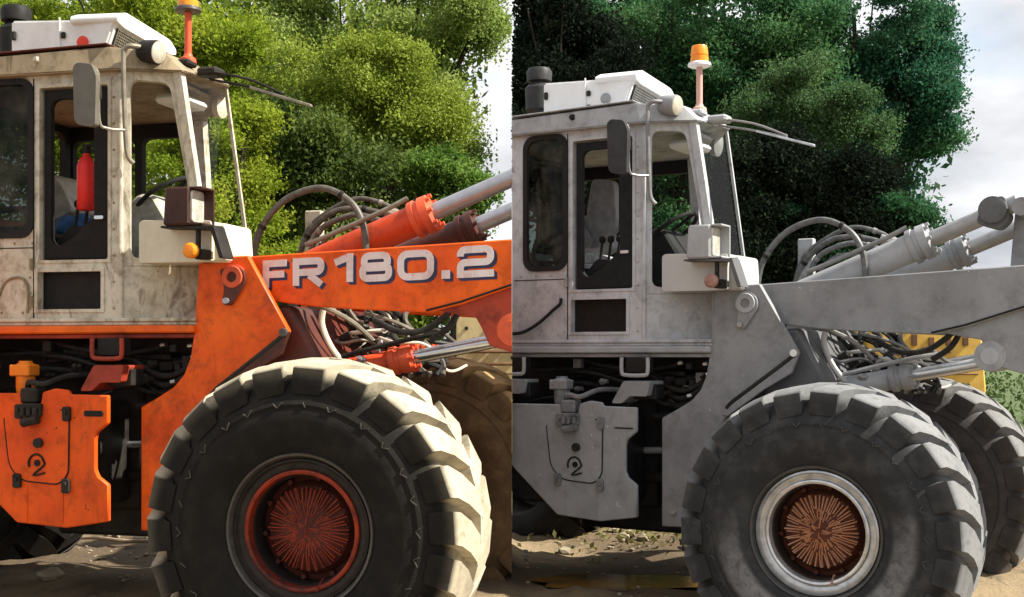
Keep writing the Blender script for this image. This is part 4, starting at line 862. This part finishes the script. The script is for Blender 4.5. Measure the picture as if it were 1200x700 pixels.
# The two machines stand cheek by jowl: each ends where the other's half of the place begins (the plane x = 0)
def clip(root, side):
    rm = Matrix.Translation(root.location) @ root.rotation_euler.to_matrix().to_4x4() @ Matrix.Scale(root.scale[0], 4)
    for o in list(root.children_recursive):
        if o.type != 'MESH': continue
        W = rm @ (o.parent.matrix_basis if o.parent is not root else Matrix()) @ o.matrix_basis; Wi = W.inverted()
        xs = [(W @ v.co).x * side for v in o.data.vertices]
        if min(xs) > .0008: continue
        if max(xs) < .0008: bpy.data.objects.remove(o); continue
        co = Wi @ Vector((.0008 * side, 0, 0)); nn = (Wi.to_3x3() @ Vector((-side, 0, 0))).normalized()
        bm = B(); bm.from_mesh(o.data)
        res = bmesh.ops.bisect_plane(bm, geom=bm.verts[:] + bm.edges[:] + bm.faces[:], plane_co=co, plane_no=nn, clear_outer=True, dist=1e-6)
        es = [e for e in res['geom_cut'] if isinstance(e, bmesh.types.BMEdge)]
        if es: bmesh.ops.triangle_fill(bm, use_beauty=True, edges=es)
        bm.to_mesh(o.data); bm.free()
    for o in list(root.children_recursive):
        if o.type == 'EMPTY' and not o.children: bpy.data.objects.remove(o)
clip(lo_, -1); clip(gr_, 1)

# ------------------------------------------------------------------ yellow excavators far behind
def excavator(x, y, rz, side, label):
    r = empty('mini_excavator', (x, y, 0), rz); tag(r, label, 'excavator', 'yellow excavators parked behind the loaders')
    yel = paint('yellow_machine_paint', (.74, .48, .06), (.66, .40, .05), (.3, .2, .06), .4, .45)
    cream = paint('cream_machine_panel', *(((.72, .60, .32), (.66, .52, .26)) if side < 0 else ((.74, .50, .10), (.64, .40, .07))), (.3, .2, .08), .55, .5)
    brown = flat('rusty_brown', (.16, .075, .03), .7)
    for yy in (-.62, .40):
        bm = B(); plate(bm, round_poly([(-.85, .02), (.45, .02), (.55, .22), (.45, .42), (-.85, .42), (-.95, .22)], .16, 6), yy, yy + .24, bev=.01); t = obj('track', bm, rubber_black, r)
        bm = B()
        for k in range(5): cyl(bm, (-.6 + .3 * k, yy - .015, .2), (-.6 + .3 * k, yy + .02, .2), .1, n=12)
        obj('track_rollers', bm, dark_iron, t)
    bm = B(); box(bm, (-.4, -.35, .4), (.4, .4, .6)); obj('undercarriage', bm, dark_iron, r)
    bm = B(); plate(bm, round_poly([(-.85, -.6), (.25, -.6), (.3, .55), (-.85, .55), (-1.0, 0)], .22, 6), .62, 1.16, O=(0, 0, 0), U=(1, 0, 0), V=(0, 1, 0), bev=.03)
    for v in bm.verts: v.co.z = abs(v.co.z)
    obj('house', bm, yel, r)
    bm = B(); plate(bm, round_poly([(-.98, 1.17), (.05, 1.17), (.05, 1.98), (-.70, 2.02), (-.92, 1.9)], .10, 5), -.58, .5, bev=.03); eh = obj('engine_cover', bm, cream, r)
    for (px0, px1, pz) in ((-.75, -.2, 1.50), (-.6, -.1, 1.62)):
        bm = B(); tube(bm, [(px0, .50, pz), (px0 + .02, .56, pz), (px1 - .02, .56, pz), (px1, .50, pz)], .016, 8, 3); obj('hand_rail', bm, brown, eh)
    for k in range(5):
        bm = B(); box(bm, (-.80 + k * .16, .50, 1.68), (-.75 + k * .16, .53, 1.76 + .03 * (k % 2)), .004); obj('hinge', bm, brown, eh)
    bm = B(); plate(bm, [(-.9, 1.40), (.03, 1.40), (.03, 1.412), (-.9, 1.412)], .50, .512); obj('panel_lip', bm, brown, eh)
    for (bx, bz) in ((-.8, 1.3), (-.8, 1.8), (-.05, 1.3), (-.05, 1.85), (-.4, 1.88), (-.5, 1.56), (-.25, 1.83)):
        bm = B(); cyl(bm, (bx, .49, bz), (bx, .515, bz), .018, n=8); obj('bolt', bm, dark_iron, eh)
    bm = B(); box(bm, (.1, -.5, 1.17), (.6, .1, 1.3)); box(bm, (.12, -.45, 1.3), (.25, .05, 1.75), .03); obj('operator_seat', bm, rubber_black, r)
    bm = B(); tube(bm, [(.6, .3, 1.0), (.9, .3, 1.6), (1.25, .3, 1.95), (1.7, .3, 1.8)], .09, 8); obj('boom', bm, yel, r)
    bm = B(); tube(bm, [(1.65, .3, 1.85), (1.75, .3, 1.3), (1.7, .3, .7)], .07, 8); obj('dipper', bm, yel, r)
    bm = B(); plate(bm, [(1.55, .1), (1.85, .05), (1.95, .35), (1.8, .7), (1.65, .65)], .05, .55); obj('bucket', bm, dark_iron, r)
    bm = B(); cyl(bm, (.85, .3, 1.2), (1.25, .3, 1.7), .04); obj('hydraulic_ram', bm, chrome, r)
excavator(-.46, 12.6, R(176), -1, 'yellow excavator seen under the orange boom beside the tyre')
excavator(3.60, 12.4, R(176), 1, 'yellow excavator glimpsed under the grey boom, before the grass')

# ------------------------------------------------------------------ trees
lf_bright = leaf('leaf_bright', (.12, .18, .012), (.24, .32, .024), (.37, .42, .05), .58)
lf_pale = leaf('leaf_pale', (.15, .23, .045), (.28, .37, .09), (.42, .49, .15), .58)
lf_olive = leaf('leaf_olive', (.14, .20, .016), (.23, .30, .035), (.33, .40, .07), .4)
lf_dark = leaf('leaf_dark', (.03, .055, .012), (.07, .11, .02), (.13, .18, .035), .4)  # darker green than the other leaves at left
lf_fresh = leaf('leaf_fresh', (.06, .13, .02), (.12, .22, .035), (.20, .31, .06), .5)
lf_teal = leaf('leaf_teal', (.02, .09, .05), (.042, .145, .075), (.085, .20, .09), .42)
lf_mid = leaf('leaf_mid', (.022, .085, .034), (.048, .14, .05), (.10, .20, .065), .42)
lf_shade_black = leaf('leaf_shade_black', (.008, .012, .009), (.014, .020, .014), (.024, .036, .021), .2, 0.0)  # dim foliage at right: shade put into the leaf colour itself
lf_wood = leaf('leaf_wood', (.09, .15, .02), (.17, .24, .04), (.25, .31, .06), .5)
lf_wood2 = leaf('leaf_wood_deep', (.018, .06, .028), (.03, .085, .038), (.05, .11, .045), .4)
lf_soft = leaf('leaf_soft', (.045, .10, .035), (.08, .155, .055), (.13, .21, .075), .4)
g1 = 'trees behind the orange loader'; g2 = 'trees behind the grey loader'
Yt = 21
tree('broadleaf_tree', 'bright green leafy tree behind the orange loader cab', (px(150, 0, Yt)[0], Yt), bl([(40, 60, 110, 120, 3), (170, 20, 120, 100, 3), (250, 120, 90, 110, 3), (80, 210, 130, 110, 2.5), (220, 260, 90, 90, 2), (0, 330, 120, 100, 1.5)], Yt), 90000, .085, lf_bright, -1, 1, group=g1)
tree('broadleaf_tree', 'tall pale green tree reaching the sky gap, right of the orange loader', (px(450, 0, 23)[0], 23), bl([(380, 20, 110, 110, 3), (490, 10, 105, 90, 3.2), (560, 22, 48, 58, 2), (440, 110, 100, 90, 2), (530, 130, 46, 60, 1.4), (320, 110, 60, 110, 1.2), (450, 250, 90, 110, 1.2)], 23), 100000, .078, lf_pale, -1, 2, group=g1)
tree('willow_bush', 'yellow olive willow bush in front of the pale green tree', (px(430, 0, 18.5)[0], 18.5), bl([(400, 120, 75, 60, 2.2), (470, 160, 70, 75, 2.5), (350, 100, 50, 45, 1), (510, 140, 40, 70, 1), (440, 90, 70, 40, 1.5)], 18.5, .8), 60000, .056, lf_olive, -1, 3, .24, g1, 'bush', tr=.04)
tree('dark_shrub', 'dark shrub below the wiper of the orange loader', (px(350, 0, 17.5)[0], 17.5), bl([(340, 180, 65, 60, 2), (400, 225, 75, 60, 2), (310, 255, 50, 60, 1.3), (480, 270, 80, 55, 1.5)], 17.5, .8), 26000, .08, lf_dark, -1, 4, .28, g1, 'shrub')
tree('leafy_shrub', 'fresh green shrub at the edge of the sky beside the orange boom', (px(530, 0, 18)[0], 18), bl([(525, 195, 42, 40, 2), (560, 222, 24, 16, .6), (495, 230, 50, 50, 1.3), (540, 262, 42, 40, 1)], 18, .6), 24000, .066, lf_fresh, -1, 5, .2, g1, 'shrub', tr=.07)
tree('leafy_shrub', 'sunny yellow green shrub behind the windscreen of the orange loader', (px(290, 0, 16.5)[0], 16.5), bl([(285, 170, 38, 70, 2), (270, 250, 50, 60, 1.6), (320, 290, 60, 45, 1.2), (210, 210, 45, 80, 1.4), (420, 300, 60, 35, 1)], 16.5, .6), 34000, .062, lf_bright, -1, 6, .22, g1, 'shrub', tr=.07)
Yr = 22
tree('broadleaf_tree', 'broad mid green tree behind the roof of the grey loader', (px(800, 0, Yr)[0], Yr), bl([(770, 40, 110, 90, 3), (880, 20, 110, 90, 3), (860, 110, 90, 70, 2), (770, 150, 70, 90, 2), (940, 60, 70, 70, 1.5), (800, 240, 80, 90, 1.2)], Yr), 90000, .08, lf_mid, 1, 11, group=g2)
tree('broadleaf_tree', 'tall teal green tree with ragged edge against the white sky', (px(1030, 0, 23)[0], 23), bl([(1000, 10, 100, 90, 2.5), (1075, 20, 45, 65, 1.4), (1050, 85, 60, 60, 2.2), (1085, 110, 36, 46, 1.5), (1010, 160, 75, 70, 2), (1062, 165, 44, 52, 1.7), (1040, 240, 38, 42, 1), (985, 270, 60, 60, 1)], 23, .9), 105000, .08, lf_teal, 1, 12, .26, g2)
tree('dark_conifer', 'tree with shade painted into almost black leaves at the left edge behind the grey cab', (px(640, 0, 20)[0], 20), bl([(640, 20, 60, 80, 2), (670, 100, 75, 70, 2), (620, 160, 50, 100, 1.5), (715, 60, 40, 70, 1), (700, 210, 70, 90, 1.4)], 20), 60000, .08, lf_shade_black, 1, 13, group=g2)
tree('leafy_shrub', 'soft light green bush above the dark hedge behind the grey loader', (px(950, 0, 19)[0], 19), bl([(925, 105, 38, 32, 1.6), (975, 130, 45, 34, 2), (1005, 160, 38, 32, 1), (890, 130, 35, 30, .8)], 19, .6), 24000, .056, lf_soft, 1, 14, .2, g2, 'bush', tr=.06)
tree('dark_hedge', 'hedge with deep shade painted into near black leaves, right of the grey cab', (px(930, 0, 18)[0], 18), bl([(900, 190, 62, 48, 2), (960, 215, 75, 55, 2.2), (1015, 250, 55, 50, 1.5), (880, 270, 60, 70, 1.8), (960, 300, 90, 55, 1.8), (1040, 310, 50, 40, 1)], 18, .8), 62000, .07, lf_shade_black, 1, 15, .26, g2, 'hedge')
tree('leafy_shrub', 'small green shrub low beside the raised grey cylinders', (px(1060, 0, 17.5)[0], 17.5), bl([(1050, 275, 45, 40, 1.6), (1085, 290, 22, 34, .7), (1010, 310, 50, 30, 1)], 17.5, .5), 16000, .064, lf_mid, 1, 16, .18, g2, 'shrub', tr=.06)
# the wood that closes the view behind the single trees
def wood(name, label, spec, mat, side, nl, seed):
    rg = np.random.default_rng(seed); P, T = clumps(bl(spec, 29, 1.5), nl, 1.0, rg, .2); ok = (P[:, 0] * side > .1) & (P[:, 2] > 0)
    o = leaf_mesh(name, P[ok], .20, T[ok], mat, seed=seed); o['kind'] = 'stuff'; tag(o, label, 'wood')
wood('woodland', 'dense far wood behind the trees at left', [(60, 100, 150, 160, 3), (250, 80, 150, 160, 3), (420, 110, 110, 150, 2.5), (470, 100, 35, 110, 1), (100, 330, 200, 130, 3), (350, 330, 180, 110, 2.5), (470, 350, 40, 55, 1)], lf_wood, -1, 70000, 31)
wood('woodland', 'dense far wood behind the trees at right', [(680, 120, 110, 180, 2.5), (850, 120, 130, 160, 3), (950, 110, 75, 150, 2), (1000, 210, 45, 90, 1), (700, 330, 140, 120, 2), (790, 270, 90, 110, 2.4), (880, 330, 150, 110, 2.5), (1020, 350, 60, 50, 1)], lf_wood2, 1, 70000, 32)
# grass tufts on the far verge
gm = leaf('verge_grass', (.03, .06, .012), (.055, .095, .022), (.10, .13, .04), .3)
rgn = np.random.default_rng(8); n = 16000
P = np.stack([rgn.uniform(-9, 11, n), rgn.uniform(14.5, 18.5, n), np.abs(rgn.normal(0, .16, n))], 1)
P = np.concatenate([P, np.stack([rgn.uniform(9, 34, 14000), rgn.uniform(18, 60, 14000), np.abs(rgn.normal(0, .3, 14000))], 1)]); n = len(P)
o = leaf_mesh('verge_grass', P, .16, rgn.uniform(0, 1, n), gm); o['kind'] = 'stuff'; tag(o, 'rough green grass along the foot of the trees', 'grass')
